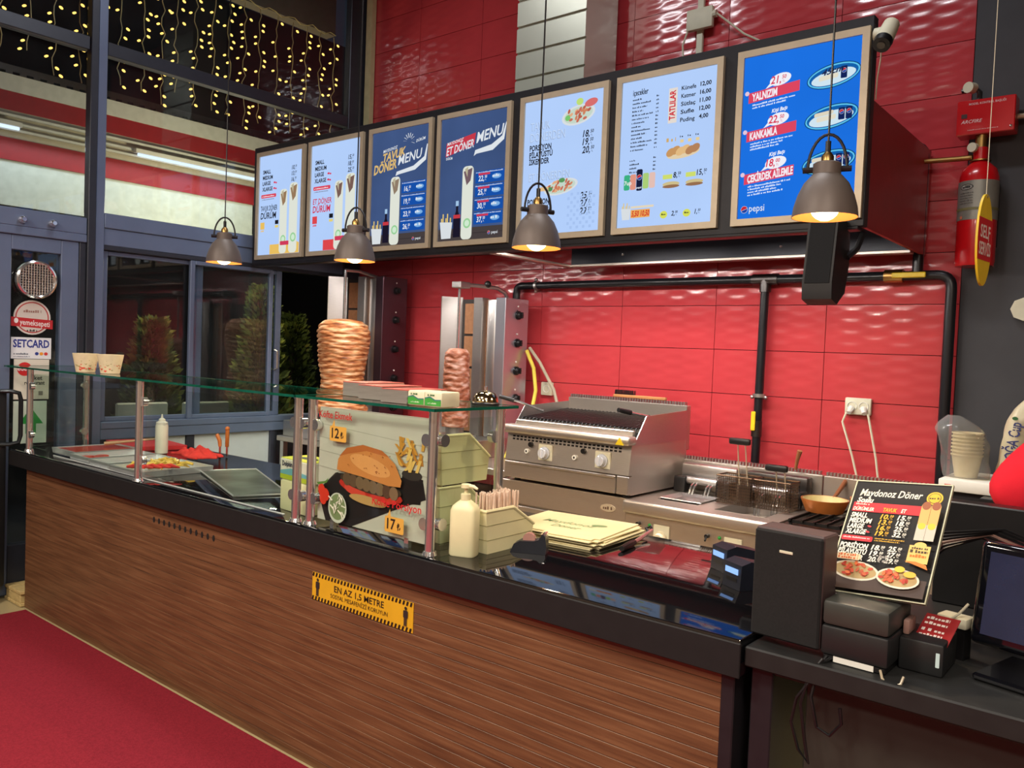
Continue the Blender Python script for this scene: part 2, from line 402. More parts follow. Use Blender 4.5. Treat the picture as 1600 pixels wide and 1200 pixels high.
# warm shop light standing over the hedge
single('eave_board', MB().box(-5.98, -5.86, .5, 4.60, 4.27, 5.0), mat('grey_eave_board', (112, 104, 90), .7), 'beige eave board above the icicle lights outside', 'board')
def fairy():
    t = Thing('icicle_lights', 'warm white icicle light strings hanging outside the upper glass', 'fairy lights', (-5.75, 3.2, 4.2))
    wirem = mat('pale_light_wire', (196, 176, 120), .5); bulbm = emit('warm_bulb', (255, 196, 92), 3.2)
    top = [(-5.75, 1.7+i*.06, 4.22+.02*math.cos(i*1.9)) for i in range(48)]
    t.part('lead_wire', MB().tube(top, .004, 5), wirem)
    bm = MB().sphere((0, 0, 0), .0085, 6, 4, (1, 1, 1.7)).mesh('bulb')
    ys = [1.97, 2.13, 2.28, 2.44, 2.57, 2.70, 2.86, 3.00, 3.10, 3.25, 3.39, 3.52, 3.65, 3.78, 3.94, 4.08, 4.22, 4.36, 4.50]
    for i, y in enumerate(ys):
        zb = 3.22+random.random()*.14; z = 4.20; pts = []
        while z > zb:
            pts.append((-5.75+random.uniform(-.01, .01), y+random.uniform(-.016, .016), z)); z -= .055
        s = t.part('strand', MB().tube(pts, .0035, 4), wirem)
        for k, p in enumerate(pts[1:]):
            if random.random() < .82:
                sg = random.choice((-1, 1))
                b = obj('bulb', bm, bulbm, s, (0, p[1]-3.2+sg*random.uniform(.02, .045), p[2]-4.2+random.uniform(-.01, .01)))
                b.rotation_euler = (sg*1.1, 0, 0)
fairy()
LEAF = ramp(mat('conifer_leaf', (70, 86, 30), .7, var=.3, scale=7), [(.3, (36, 52, 18)), (.55, (78, 92, 30)), (.75, (130, 124, 44))])
def conifer(x, y, h, r, label):
    t = Thing('conifer', label, 'tree', (x, y, 0), group='conifers outside the window')
    t.part('trunk', MB().cyl((x, y, 0), (x, y, h*.8), .05, .02, 8), mat('bark', (70, 52, 36), .9))
    mb = MB()
    for i in range(2600):
        q = random.random()**.8; z = .15+q*(h-.15); rr = r*(1-q*.82)*(.55+.45*random.random())
        a = random.random()*2*PI; p = Vector((x+rr*math.cos(a), y+rr*math.sin(a), z))
        d = Vector((math.cos(a), math.sin(a), random.uniform(.3, 1.4))).normalized()*random.uniform(.06, .11)
        s = d.cross(Vector((random.uniform(-1, 1), random.uniform(-1, 1), random.uniform(-1, 1)))).normalized()*.022
        mb.add([p-s*.3, p+d*.5+s, p+d, p+d*.5-s], [(0, 1, 2, 3)])
    t.part('foliage', mb, LEAF, smooth=False, kind='stuff')
conifer(-6.75, 4.55, 2.1, .42, 'tall yellow-green conifer by the open sliding window')
conifer(-7.0, 3.62, 1.75, .42, 'low conifer behind the sliding panes, beside the tallest one')
conifer(-7.6, 5.5, 1.9, .45, 'conifer partly hidden by the chicken doner')
l = bpy.data.lights.new('garden_lamp_light', 'POINT'); l.energy = 70; l.color = (1, .82, .5); l.shadow_soft_size = .1
o = bpy.data.objects.new('garden_lamp_light', l); COL.objects.link(o); o.location = (-6.1, 4.0, 2.5)
def outdoor_chair(x, y, label):
    t = Thing('garden_chair', label, 'chair', (x, y, 0), group='chairs outside the window')
    CH = mat('pale_chair_plastic', (188, 182, 164), .5)
    b = MB().bbox(x-.015, x+.015, y-.2, y+.2, .62, 1.12, .012)
    t.part('backrest', b, CH); t.part('seat', MB().bbox(x-.42, x, y-.21, y+.21, .42, .46, .01), CH)
    for dx in (-.4, -.02):
        for dy in (-.18, .18): t.part('leg', MB().cyl((x+dx, y+dy, 0), (x+dx, y+dy, .42 if dx < -.1 else .65), .016, n=8), CH)
outdoor_chair(-6.05, 3.06, 'pale plastic chair with its back to the sliding window')
outdoor_chair(-6.0, 3.55, 'pale plastic chair with its back to the sliding window')

# ------------------------------------------------------------------ stickers and fittings on the door
XD = XS-.030
def door_panel(name, label, y0, y1, z0, z1, col, cat='sticker'):
    """flat sticker on the door glass; local u runs along +Y, facing +X"""
    t = Thing(name, label, cat, (XD, y0, z0), rz=PI/2)
    pn = t.part('sheet', MB().bbox(0, y1-y0, 0, .002, 0, z1-z0, .0008), mat('sticker_%d_%d_%d' % col, col, .4, var=.03))
    return t, pn, Print(0, .0003)
t, pn, p = door_panel('door_sticker', 'white sticker with big blue card lettering on the door glass', 1.957, 2.185, 1.448, 1.578, (226, 228, 232))
p.text('SETCARD', .114, .07, .046, (36, 52, 140), 'C', bold=.03, wid=.205)
for i, c in enumerate(((40, 60, 140), (230, 150, 40), (200, 50, 50))): p.ell(.145+i*.026, .032, .011, .010, c)
p.greek(.015, .025, .08, .010, (90, 95, 110)).greek(.015, .01, .09, .006, (120, 125, 140))
p.done(t, pn)
t, pn, p = door_panel('door_sticker', 'white sticker with a red disc low on the door glass', 1.975, 2.175, 1.20, 1.445, (214, 210, 196))
p.ell(.06, .185, .042, .042, (206, 36, 40)).text('edenred', .02, .175, .03, (236, 236, 236), bold=.01, wid=.12).text('ticket', .075, .12, .026, (30, 30, 34), bold=.02).text('restaurant', .06, .09, .024, (30, 30, 34), bold=.02, wid=.115)
p.rect(.14, .165, .025, .05, (120, 116, 108)); p.done(t, pn)
t, pn, p = door_panel('door_sticker', 'pale sticker with a green arrow at the bottom of the door glass', 1.975, 2.165, .93, 1.19, (206, 220, 206))
p.poly([(.03, .12), (.10, .22), (.17, .12), (.13, .12), (.13, .06), (.07, .06), (.07, .12)], (40, 150, 66)); p.done(t, pn)
t = Thing('round_sticker', 'round white sticker with a red name ribbon on the door glass', 'sticker', (XD, 2.073, 1.70), rz=PI/2)
pn = t.part('sheet', MB().cyl((0, 0, 0), (0, .002, 0), .105, n=32), mat('sticker_210', (206, 202, 196), .4))
p = Print(0, .0003); p.ell(0, 0, .095, .095, (176, 60, 60), n=32).ell(0, 0, .088, .088, (206, 198, 190), n=32).rect(-.118, .118, -.055, .0, (186, 40, 46), sk=-.05)
p.text('yemeksepeti', -.07, -.045, .034, (236, 230, 228), bold=.01, wid=.17, sk=-.05).greek(-.05, .03, .1, .016, (150, 110, 100)).greek(-.03, -.085, .06, .012, (60, 50, 50))
p.ell(-.09, -.022, .012, .016, (236, 230, 228)); p.done(t, pn)
t = Thing('vent_fan', 'round chrome window fan with a wire grille in the door glass', 'fan', (XS-.02, 2.082, 1.93), rz=PI/2, w=False)
t.part('rim', MB().lathe([(.098, 0), (.115, 0), (.115, .03), (.105, .035), (.098, .03), (.098, 0)], 32, M=Matrix.Rotation(PI/2, 4, 'X')), CHROME)
g = MB()
for i in range(-6, 7):
    c = i*.0155; L = math.sqrt(max(0, .098**2-c*c))
    g.cyl((-L, -.025, c), (L, -.025, c), .003, n=5).cyl((c, -.028, -L), (c, -.028, L), .003, n=5)
t.part('grille', g, CHROME, kind='stuff')
t.part('backing', MB().cyl((0, .0, 0), (0, .004, 0), .1, n=28), DSTEEL)
# low black leaf with its pull handle beside the counter end
t = Thing('door_leaf', 'black waist-high door leaf with a U-shaped pull handle, left of the counter end', 'door', (-5.36, 1.55, 0))
t.part('panel', MB().bbox(-5.40, -5.35, 1.2, 1.90, .10, 1.27, .02, 2), mat('leaf_black', (20, 22, 24), .5))
t.part('pull_handle', MB().tube([(-5.345, 1.86, 1.26), (-5.32, 1.9, 1.262), (-5.31, 1.945, 1.25), (-5.31, 1.955, 1.21), (-5.31, 1.955, 1.0), (-5.31, 1.945, .96), (-5.32, 1.9, .95), (-5.345, 1.86, .95)], .013, 8), mat('handle_grey', (58, 62, 66), .3, .8))
t.part('foot', MB().box(-5.40, -5.35, 1.25, 1.3, 0, .10), BLACKM); t.part('foot', MB().box(-5.40, -5.35, 1.8, 1.85, 0, .10), BLACKM)
t = Thing('pallet', 'pale wooden pallet on the floor beside the counter end', 'pallet', (-5.30, 1.9, 0))
PW = mat('pallet_wood', (190, 166, 112), .75, var=.15, stretch=(1, 6, 6))
for z in (0.004, .075):
    for k in range(3): t.part('plank', MB().bbox(-5.44+k*.083, -5.44+k*.083+.07, 1.93, 2.35, z, z+.018, .002), PW)
for y in (1.935, 2.1, 2.255): t.part('block', MB().bbox(-5.43, -5.22, y, y+.09, .022, .075, .003), PW)

# ------------------------------------------------------------------ carpet and the long serving counter
single('carpet', MB().bbox(-5.12, 3.2, -3.8, 1.93, .0, .012, .004), mat('red_carpet', (134, 36, 48), .95, spec=.1, var=.16, scale=120, bump=.5, bscale=300), 'red carpet lying along the wooden front of the counter', 'carpet')
WOOD = mat('oak_laminate', (120, 72, 42), .42, var=.3, scale=5, stretch=(.6, 20, 14), bump=.03, bscale=8)
ramp(WOOD, [(.25, (84, 55, 36)), (.5, (108, 73, 48)), (.75, (128, 91, 62))])
CT = Thing('serving_counter', 'long serving counter with oak slat front and thick black stone top', 'counter', (-3.0, 2.3, 0))
CT.part('edge_band', MB().bbox(-5.362, -.808, 1.913, 1.921, .825, .912, .002), mat('edge_black', (30, 29, 30), .6, spec=.25, var=.1))
CT.part('worktop', MB().bbox(-5.36, -.81, 1.92, 2.80, .825, .92, .005, 2), GRANITE)
CT.part('carcass', MB().box(-5.19, -.86, 1.968, 2.74, .0, .825), BLACKM)
nsl = 22; sh = .825/nsl
for k in range(nsl):
    CT.part('slat', MB().bbox(-5.20, -.868, 1.951, 1.968, k*sh+.0006, (k+1)*sh-.0006, .0012), WOOD)
CT.part('rear_panel', MB().box(-5.15, -.9, 2.74, 2.752, .06, .82), mat('rear_laminate', (206, 176, 140), .5))
CT.part('end_post', MB().bbox(-.868, -.832, 1.945, 2.0, 0, .825, .003), BLACKM)
CT.part('end_panel', MB().box(-.862, -.835, 2.0, 2.74, 0, .825), BLACKM)
for k in range(12):
    x = -3.72+k*.0465
    CT.part('vent_slot', MB().prism([(x+.009*math.cos(a*PI/5), .752+.014*math.sin(a*PI/5)) for a in range(10)], 'xz', 1.9495, 1.952), mat('vent_black', (18, 12, 10), .9))
# distance sticker
t = Thing('distance_sticker', 'yellow and black striped distance notice stuck on the slat front', 'sticker', (-2.52, 1.9495, .642))
pn = t.part('sheet', MB().box(-2.52, -1.975, 1.9485, 1.9505, .642, .745), mat('sticker_yellow', (216, 166, 34), .45, var=.04))
p = Print(0, .0002)
for v0, v1 in ((.088, .103), (0, .015)):
    for k in range(30): p.d.setdefault(((26, 20, 18), 'stripe'), MB()).add([(k*.0182, -.0012, v0), (k*.0182+.009, -.0012, v0), (k*.0182+.0135, -.0012, v1), (k*.0182+.0045, -.0012, v1)], [(0, 1, 2, 3)])
p.k = 6
p.text('EN AZ 1,5 METRE', .265, .053, .023, (40, 30, 24), 'C', bold=.012, wid=.27).text('SOSYAL MESAFENİZİ KORUYUN', .265, .028, .0155, (60, 44, 26), 'C', wid=.31)
for u in (.033, .51):
    p.ell(u, .078, .006, .006, (40, 34, 34)).rect(u-.011, u+.011, .045, .071, (46, 40, 40), r=.004).rect(u-.007, u-.001, .018, .046, (60, 50, 40)).rect(u+.001, u+.007, .018, .046, (60, 50, 40))
p.done(t, pn, Matrix.Translation((-2.52, 1.9485, .642)))

# ------------------------------------------------------------------ cash desk at the right end
t = Thing('cash_desk', 'black cash desk joined to the right end of the serving counter', 'desk', (-.2, 2.3, 0))
DK = mat('dark_olive_panel', (46, 46, 40), .55, var=.1)
t.part('desk_top', MB().bbox(-.805, .75, 1.93, 2.80, .855, .905, .004), mat('desk_black', (34, 34, 34), .5, spec=.3, var=.15))
t.part('rear_shelf', MB().bbox(-.56, .74, 2.72, 2.79, .905, 1.212, .004), BLACKP)
t.part('leg_post', MB().bbox(-.80, -.745, 1.97, 2.03, 0, .855, .003), BLACKM)
t.part('front_panel', MB().bbox(-.69, .70, 2.05, 2.07, 0, .855, .003), DK)
t.part('front_rail', MB().bbox(-.745, .75, 1.975, 2.0, .835, .855, .002), DK)
t.part('side_panel', MB().box(-.80, -.78, 2.03, 2.78, 0, .855), BLACKM); t.part('side_panel', MB().box(.72, .74, 1.97, 2.78, 0, .855), BLACKM)

# ------------------------------------------------------------------ extractor hood, boards' fascia and duct
H = Thing('extractor_hood', 'black extractor hood with a red end panel, carrying the menu boards', 'hood', (-3.2, 4.0, 2.19))
H.part('fascia', MB().bbox(-5.42, -1.062, 3.55, 3.60, 2.175, 3.03, .004), BLACKM)
H.part('hood_canopy', MB().box(-5.42, -1.075, 3.60, 4.60, 2.32, 2.70), BLACKM)
H.part('end_panel', MB().prism([(3.60, 2.175), (4.60, 2.175), (4.60, 2.70), (3.60, 2.70)], 'yz', -1.082, -1.066), REDPANEL)
H.part('back_panel', MB().box(-3.14, -1.085, 4.42, 4.44, 2.175, 2.32), mat('hood_navy', (26, 28, 40), .3, .3))
H.part('lip', MB().bbox(-3.14, -1.085, 4.38, 4.45, 2.165, 2.18, .002), STEELX)
H.part('lip', MB().bbox(-3.17, -3.12, 3.60, 4.45, 2.165, 2.18, .002), STEELX)
H.part('lip', MB().bbox(-5.42, -1.085, 3.55, 3.63, 2.165, 2.178, .002), BLACKM)
H.part('underside', MB().box(-5.42, -3.17, 3.60, 4.55, 2.30, 2.315), DSTEEL)
H.part('filter_panel', MB().box(-3.12, -1.085, 3.63, 4.42, 2.30, 2.315), mat('hood_navy', (26, 28, 40), .3, .3))
for x in (-2.75, -1.75): H.part('rivet', MB().sphere((x, 4.418, 2.235), .010, 8, 5), CHROME)
for i, (x, wd, pw) in enumerate(((-1.75, 1.0, 24), (-2.75, .7, 22), (-4.1, 1.2, 17))):  # fill lights added out of sight behind the lip to brighten the red tiles
    t = Thing('added_hood_strip', ('added fill light strip under the hood over the deep fryer', 'added fill light strip under the hood over the charcoal grill', 'added fill light strip under the hood over the doner machines')[i], 'lamp', (x, 3.68, 2.27))
    t.part('housing', MB().box(x-wd/2-.02, x+wd/2+.02, 3.645, 3.715, 2.268, 2.30), WHITE); t.part('diffuser', MB().box(x-wd/2, x+wd/2, 3.655, 3.705, 2.262, 2.268), emit('added_hood_glow', (255, 238, 224), 2))
    area('added_hood_light', (x, 3.68, 2.258), wd, .05, pw, (1, .93, .86))
D = Thing('steel_duct', 'pale sheet-metal duct rising above the menu boards', 'duct', (-3.22, 4.35, 2.7))
DUCT = mat('galvanised_sheet', (196, 198, 182), .35, .45, var=.05, scale=3)
for k in range(13):
    z = 2.702+k*.168
    D.part('duct_section', MB().prism([(4.20, z), (4.55, z), (4.55, z+.168), (4.213, z+.168), (4.213, z+.16), (4.20, z+.15)], 'yz', -3.49, -2.95), DUCT, ang=20)
# white trunking with junction box
t = Thing('cable_trunking', 'cream cable trunking with a junction box above the drinks board', 'trunking', (-2.38, 4.6, 2.7))
t.part('channel', MB().bbox(-2.405, -2.365, 4.585, 4.608, 2.72, 4.88, .003), CREAMW)
jb = t.part('junction_box', MB().bbox(-2.46, -2.29, 4.55, 4.585, 3.575, 3.70, .008, 2), CREAMW)
t.part('stopper', MB().cyl((-2.29, 4.57, 3.65), (-2.27, 4.57, 3.65), .022, n=10), CREAMW, sub=jb)
t.part('wire', MB().tube([(-2.45, 4.56, 3.58), (-2.48, 4.56, 3.5), (-2.47, 4.56, 3.4), (-2.48, 4.57, 3.2)], .006, 6), CREAMW)
t.part('wire', MB().tube([(-2.27, 4.57, 3.65), (-2.1, 4.59, 3.5), (-1.9, 4.6, 3.38), (-1.6, 4.6, 3.25)], .006, 6), CREAMW)

# ------------------------------------------------------------------ the seven lit menu boards
BW, BH, FRW = .567, .775, .030
def board(x0, label, col, em=1.0, var=.05):
    t = Thing('menu_board', label, 'menu board', (x0, 3.55, 2.208), w=False, group='lit menu boards on the hood')
    f = FRW
    for poly in ([(0, 0), (BW, 0), (BW-f, f), (f, f)], [(0, BH), (f, BH-f), (BW-f, BH-f), (BW, BH)], [(0, 0), (f, f), (f, BH-f), (0, BH)], [(BW, 0), (BW, BH), (BW-f, BH-f), (BW-f, f)]):
        mb = MB(); n = 4
        c = [(q[0], q[1]) for q in poly]
        mb.prism(poly, 'xz', -.012, 0)
        ins = []
        cx = sum(q[0] for q in c)/4; cy = sum(q[1] for q in c)/4
        mb.prism([(cx+(q[0]-cx)*.93, cy+(q[1]-cy)*.93) if False else (q[0], q[1]) for q in poly], 'xz', -.02, -.012)
        t.part('frame_rail', mb, GOLDFR)
    pn = t.part('lit_panel', MB().box(f-.002, BW-f+.002, -.010, -.002, f-.002, BH-f+.002), emit('lit_sheet_%d_%d_%d' % col, col, em, var))
    return t, pn, Print(-.0102, .00018, em)
LB = (178, 206, 250); INK = (26, 26, 34)
def U(a): return FRW+a*(BW-2*FRW)
def V(b): return FRW+b*(BH-2*FRW)
def wrap_pic(p, u, v, w_, h, meat):
    p.rect(u, u+w_, v, v+h, (222, 226, 214), r=w_*.3)
    p.poly([(u+w_*.1, v+h*.93), (u+w_*.9, v+h*.97), (u+w_*.75, v+h*.80), (u+w_*.4, v+h*.74)], meat)
    p.poly([(u+w_*.2, v+h*.96), (u+w_*.5, v+h*.99), (u+w_*.45, v+h*.85)], (186, 178, 150))
    p.ell(u+w_*.55, v+h*.22, w_*.34, w_*.34, (150, 206, 150)).ell(u+w_*.55, v+h*.22, w_*.22, w_*.22, (206, 232, 206))
def bottle_pic(p, u, v, w_, h):
    p.poly([(u, v), (u+w_, v), (u+w_, v+h*.5), (u+w_*.66, v+h*.72), (u+w_*.66, v+h), (u+w_*.34, v+h), (u+w_*.34, v+h*.72), (u, v+h*.5)], (30, 26, 44))
    p.rect(u+w_*.3, u+w_*.7, v+h*.86, v+h, (170, 206, 240)).rect(u+.001, u+w_-.001, v+h*.52, v+h*.62, (206, 60, 70))
def fries_pic(p, u, v, w_, h):
    for k in range(7): p.rect(u+w_*(.08+.12*k), u+w_*(.17+.12*k), v+h*.4, v+h*(.8+.2*math.sin(k*2.1)), (238, 206, 120))
    p.poly([(u+w_*.15, v), (u+w_*.9, v), (u+w_, v+h*.62), (u, v+h*.66)], (226, 232, 236))
def globe(p, u, v, r):
    p.ell(u, v, r, r, (236, 240, 248)).ell(u, v, r*.92, r*.92, (206, 44, 60), t0=20, t1=200).ell(u, v, r*.92, r*.92, (30, 70, 170), t0=205, t1=375)
def price(p, s, u, v, h, col, al='L', dec='50', shear=.2, bold=.02):
    p.text(s+',', u, v, h, col, al, shear=shear, bold=bold, sx=.85)
    wd = text_mesh(s+',', shear, bold)[2]*h/.7*.85
    u2 = u+wd if al == 'L' else u
    p.text(dec, u2+h*.12, v+h*.5, h*.5, col, shear=shear, bold=bold, sx=.85).text('TL', u2+h*.2, v+h*.02, h*.28, col, sx=.8)
def durum(x0, label, title, tcol, prices, blk, meat):
    t, pn, p = board(x0, label, LB)
    for k, (s, pr) in enumerate(zip(('SMALL', 'MEDIUM', 'LARGE', 'XLARGE'), prices)):
        v = V(.82-.058*k); p.text(s, U(.08), v, .027, INK, bold=.03, sx=.85); price(p, pr, U(.76), v, .029, INK)
        if k > 1: p.ell(U(.37), v+.012, .012, .007, (214, 60, 90)).ell(U(.41), v+.008, .009, .006, (214, 60, 90))
    p.rect(U(.06), U(.42), V(.575), V(.61), (216, 66, 86), r=.008).greek(U(.08), V(.585), .15, .009, (240, 225, 232)).greek(U(.08), V(.555), .15, .006, (110, 110, 130))
    p.text(title, U(.06), V(.445), .036, tcol, bold=.015, shear=.1, wid=.20).text('DÜRÜM', U(.06), V(.365), .045, tcol, bold=.02, shear=.1, wid=.19)
    p.rect(U(.06), U(.16), V(.26), V(.33), blk).greek(U(.07), V(.235), .04, .012, blk)
    p.rect(U(.3), U(.98), .032, V(.10), blk).poly([(U(.5), V(.10)), (U(.62), V(.13)), (U(.9), V(.12)), (U(.98), V(.10))], blk)
    wrap_pic(p, U(.52), .034, .085, V(.66)-.05, meat); wrap_pic(p, U(.74), .034, .095, V(.71)-.05, meat)
    p.rect(U(.42), U(.5), V(.30), V(.34), INK).rect(U(.42), U(.5), V(.265), V(.29), (226, 206, 120)).rect(U(.55), U(.75), V(.085), V(.125), (206, 60, 90), r=.005)
    p.done(t, pn)
durum(-5.362, 'lit menu board for chicken wraps, pale blue with a yellow block', 'TAVUK DÖNER', INK, ('10', '13', '16', '19'), (232, 190, 96), (150, 120, 90))
durum(-4.752, 'lit menu board for beef wraps, pale blue with red lettering and red block', 'ET DÖNER', (206, 40, 70), ('15', '18', '25', '32'), (220, 70, 76), (120, 92, 84))
def menu(x0, label, prices, chicken):
    t, pn, p = board(x0, label, (66, 88, 134), .9, .3)
    p.rect(.031, BW-.031, .031, V(.10), (74, 66, 66)).rect(.031, BW-.031, V(.05), V(.055), (56, 50, 52))
    g1 = (226, 190, 120); wh = (232, 238, 244)
    if chicken:
        p.text('MAYDONOZ', U(.2), V(.815), .018, wh, bold=.02, shear=.2, wid=.13, sk=.13).text('TAVUK', U(.2), V(.735), .050, g1, bold=.035, shear=.2, wid=.205, sk=.13)
        p.text('DÖNER', U(.035), V(.635), .056, g1, bold=.035, shear=.15, wid=.21, sk=.13).text('MENU', U(.475), V(.69), .056, wh, bold=.015, shear=.15, wid=.21, sk=.13)
        p.text('DÜRÜM', U(.78), V(.86), .016, wh, bold=.02, shear=.2, wid=.08, sk=.13)
        for k in range(9):
            a = R_(-20+k*24); cx, cy = U(.66), V(.88)
            p.poly([(cx+.022*math.cos(a)-.002, cy+.022*math.sin(a)), (cx+.05*math.cos(a)-.003, cy+.05*math.sin(a)), (cx+.05*math.cos(a)+.003, cy+.05*math.sin(a)), (cx+.022*math.cos(a)+.002, cy+.022*math.sin(a))], wh)
        p.poly([(U(.44), V(.60)), (U(.46), V(.635)), (U(.75), V(.665)), (U(.93), V(.73)), (U(.97), V(.83)), (U(.985), V(.83)), (U(.96), V(.70)), (U(.78), V(.63)), (U(.5), V(.61))], wh)
    else:
        p.poly([(U(.08), V(.69)), (U(.52), V(.755)), (U(.54), V(.85)), (U(.09), V(.80))], (206, 60, 76))
        p.text('MAYDONOZ', U(.1), V(.78), .018, wh, bold=.02, shear=.2, wid=.13, sk=.13).text('ET DÖNER', U(.09), V(.70), .046, wh, bold=.02, shear=.2, wid=.215, sk=.13)
        p.text('MENU', U(.55), V(.765), .058, wh, bold=.02, shear=.2, wid=.205, sk=.13).text('DÜRÜM', U(.09), V(.665), .014, wh, bold=.02, wid=.05)
        p.poly([(U(.52), V(.665)), (U(.54), V(.71)), (U(.78), V(.735)), (U(.93), V(.79)), (U(.98), V(.89)), (U(.99), V(.89)), (U(.96), V(.76)), (U(.8), V(.69)), (U(.56), V(.68))], wh)
    wrap_pic(p, U(.36), .034, .085, V(.60)-.04, (150, 130, 110) if chicken else (120, 96, 104))
    bottle_pic(p, U(.24), .05, .055, .21); fries_pic(p, U(.03), .045, .10, .15)
    for k, pr in enumerate(prices):
        v = V(.44-.108*k); p.rect(U(.565), U(.985), v, v+.068, (24, 84, 176)).greek(U(.57), v+.058, .2, .006, (220, 232, 250))
        if not chicken: p.rect(U(.61), U(.78), v+.045, v+.056, (216, 60, 84))
        price(p, pr, U(.61), v+.012, .03, (240, 246, 252), shear=.1)
        p.ell(U(.88), v+.030, .034, .014, (120, 176, 232)).greek(U(.82), v+.026, .05, .016, (236, 244, 252))
    globe(p, U(.8), V(.045), .010); p.text('pepsi', U(.84), V(.035), .016, (232, 238, 244), bold=.01)
    p.done(t, pn)
menu(-4.128, 'navy lit menu board with gold chicken doner menu lettering and sunburst', ('16', '19', '23', '26'), True)
menu(-3.520, 'navy lit menu board with white beef doner menu lettering on a red flash', ('22', '25', '30', '37'), False)
def plate(p, u, v, a, b, food, side):
    p.ell(u, v, a, b, (226, 232, 236), rot=8).ell(u, v, a*.86, b*.8, (196, 214, 200), rot=8)
    for k in range(22):
        t = random.random()*2*PI; q = math.sqrt(random.random())*.7
        p.ell(u+a*q*math.cos(t), v+b*q*math.sin(t)+b*.1, a*.13, b*.16, random.choice(food), rot=random.uniform(0, 90), n=7)
    p.ell(u-a*.6, v-b*.2, a*.16, b*.3, side, n=10)
FOOD = [(206, 130, 96), (186, 96, 76), (226, 170, 130), (200, 110, 90)]
t, pn, p = board(-2.890, 'pale blue lit menu board for plated chicken and beef portions', LB)
GH = (150, 170, 205)
p.text('TAVUK', U(.08), V(.78), .042, GH, bold=.01, wid=.13).text('TAVUK', U(.084), V(.783), .042, (196, 218, 250), bold=-.004, wid=.13)
p.text('DÖNERDEN', U(.08), V(.695), .046, GH, bold=.01, wid=.23).text('DÖNERDEN', U(.084), V(.698), .046, (196, 218, 250), bold=-.004, wid=.23)
p.text('ET DÖNERDEN', U(.08), V(.40), .042, GH, bold=.01, wid=.27).text('ET DÖNERDEN', U(.084), V(.403), .042, (196, 218, 250), bold=-.004, wid=.27)
for k, (s, a) in enumerate((('PORSİYON', '18'), ('PİLAVÜSTÜ', '19'), ('İSKENDER', '20'))):
    p.text(s, U(.08), V(.63-.052*k), .029, INK, bold=.03, wid=(.145, .155, .135)[k]); price(p, a, U(.76), V(.675-.058*k), .034, INK)
for k, (s, a) in enumerate((('PORSİYON', '25'), ('PİLAVÜSTÜ', '27'), ('İSKENDER', '29'))):
    p.text(s, U(.08), V(.225-.052*k), .029, INK, bold=.03, wid=(.145, .155, .135)[k]); price(p, a, U(.76), V(.235-.056*k), .034, INK)
plate(p, U(.70), V(.84), .105, .05, FOOD, (120, 196, 110)); p.ell(U(.72), V(.93), .022, .018, (190, 220, 120)).ell(U(.86), V(.91), .04, .02, (214, 110, 110), rot=10)
plate(p, U(.52), V(.335), .11, .04, FOOD, (90, 140, 90)); p.rect(U(.24), U(.37), V(.315), V(.345), (226, 190, 140)).ell(U(.54), V(.38), .02, .012, (90, 150, 90))
for i in range(9):
    for j in range(9):
        if (i+j) % 2: p.rect(U(.62+i*.04), U(.65+i*.04), V(.02+j*.03), V(.04+j*.03), (166, 194, 240))
p.done(t, pn)
t, pn, p = board(-2.275, 'pale blue lit menu board listing drinks and desserts with drink cans', LB)
p.text('içecekler', U(.12), V(.90), .028, INK, bold=.02, wid=.085)
for k in range(14): p.greek(U(.12), V(.865-.0265*k), .05+.011*((k*5) % 7), .008, INK); p.greek(U(.38), V(.868-.0265*k), .014, .008, INK)
for k in range(6): p.greek(U(.12), V(.45-.0265*k), .03+.008*((k*3) % 5), .008, INK); p.greek(U(.38), V(.455-.0265*k), .014, .008, INK)
p.rect(U(.52), U(.61), V(.67), V(.90), (226, 218, 210)).text('TATLILAR', U(.59), V(.69), .030, (206, 40, 56), bold=.03, rot=90, wid=.14)
for k, (s, a) in enumerate((('Künefe', '12,00'), ('Katmer', '16,00'), ('Sütlaç', '11,00'), ('Sufle', '12,00'), ('Puding', '4,00'))):
    p.text(s, U(.65), V(.875-.052*k), .019, INK, bold=.02, wid=.045+.005*len(s)); p.text(a, U(.84), V(.88-.052*k), .019, INK, bold=.03)
for k, c in enumerate(((60, 176, 130), (224, 150, 130), (24, 30, 60), (170, 206, 120), (226, 190, 180))): p.rect(U(.07+.07*k), U(.135+.07*k), V(.245+(.0 if k == 2 else .01)), V(.36+(.03 if k == 2 else 0)), c, r=.008)
globe(p, U(.242), V(.335), .014); p.text('7up', U(.075), V(.29), .02, (236, 240, 236), bold=.02).text('pepsi', U(.213), V(.26), .010, (230, 236, 246), bold=.02)
p.ell(U(.70), V(.46), .085, .022, (226, 206, 170), rot=6)
for k in range(6): p.ell(U(.57+.05*k), V(.475+.01*(k % 2)), .026, .018, random.choice(((200, 150, 96), (226, 186, 130), (180, 130, 90))), rot=30)
p.greek(U(.52), V(.545), .05, .018, (206, 170, 110))
for k in range(3): p.greek(U(.66+.08*k), V(.565), .016, .008, INK); p.rect(U(.665+.08*k), U(.70+.08*k), V(.53), V(.55), (230, 206, 150))
for u, a in ((.50, '8'), (.74, '15')): p.rect(U(u), U(u+.1), V(.30), V(.33), (206, 220, 110)); price(p, a, U(u+.11), V(.305), .026, INK, shear=.1); p.ell(U(u+.09), V(.265), .045, .012, (206, 190, 140)).ell(U(u+.09), V(.25), .045, .008, (150, 110, 80))
fries_pic(p, U(.06), V(.05), .055, .085); p.rect(U(.17), U(.38), V(.06), V(.115), (236, 170, 90)).text('5,50 10,50', U(.18), V(.07), .026, (206, 40, 40), bold=.03, wid=.10, shear=.2).rect(U(.17), U(.42), V(.125), V(.14), (226, 214, 190))
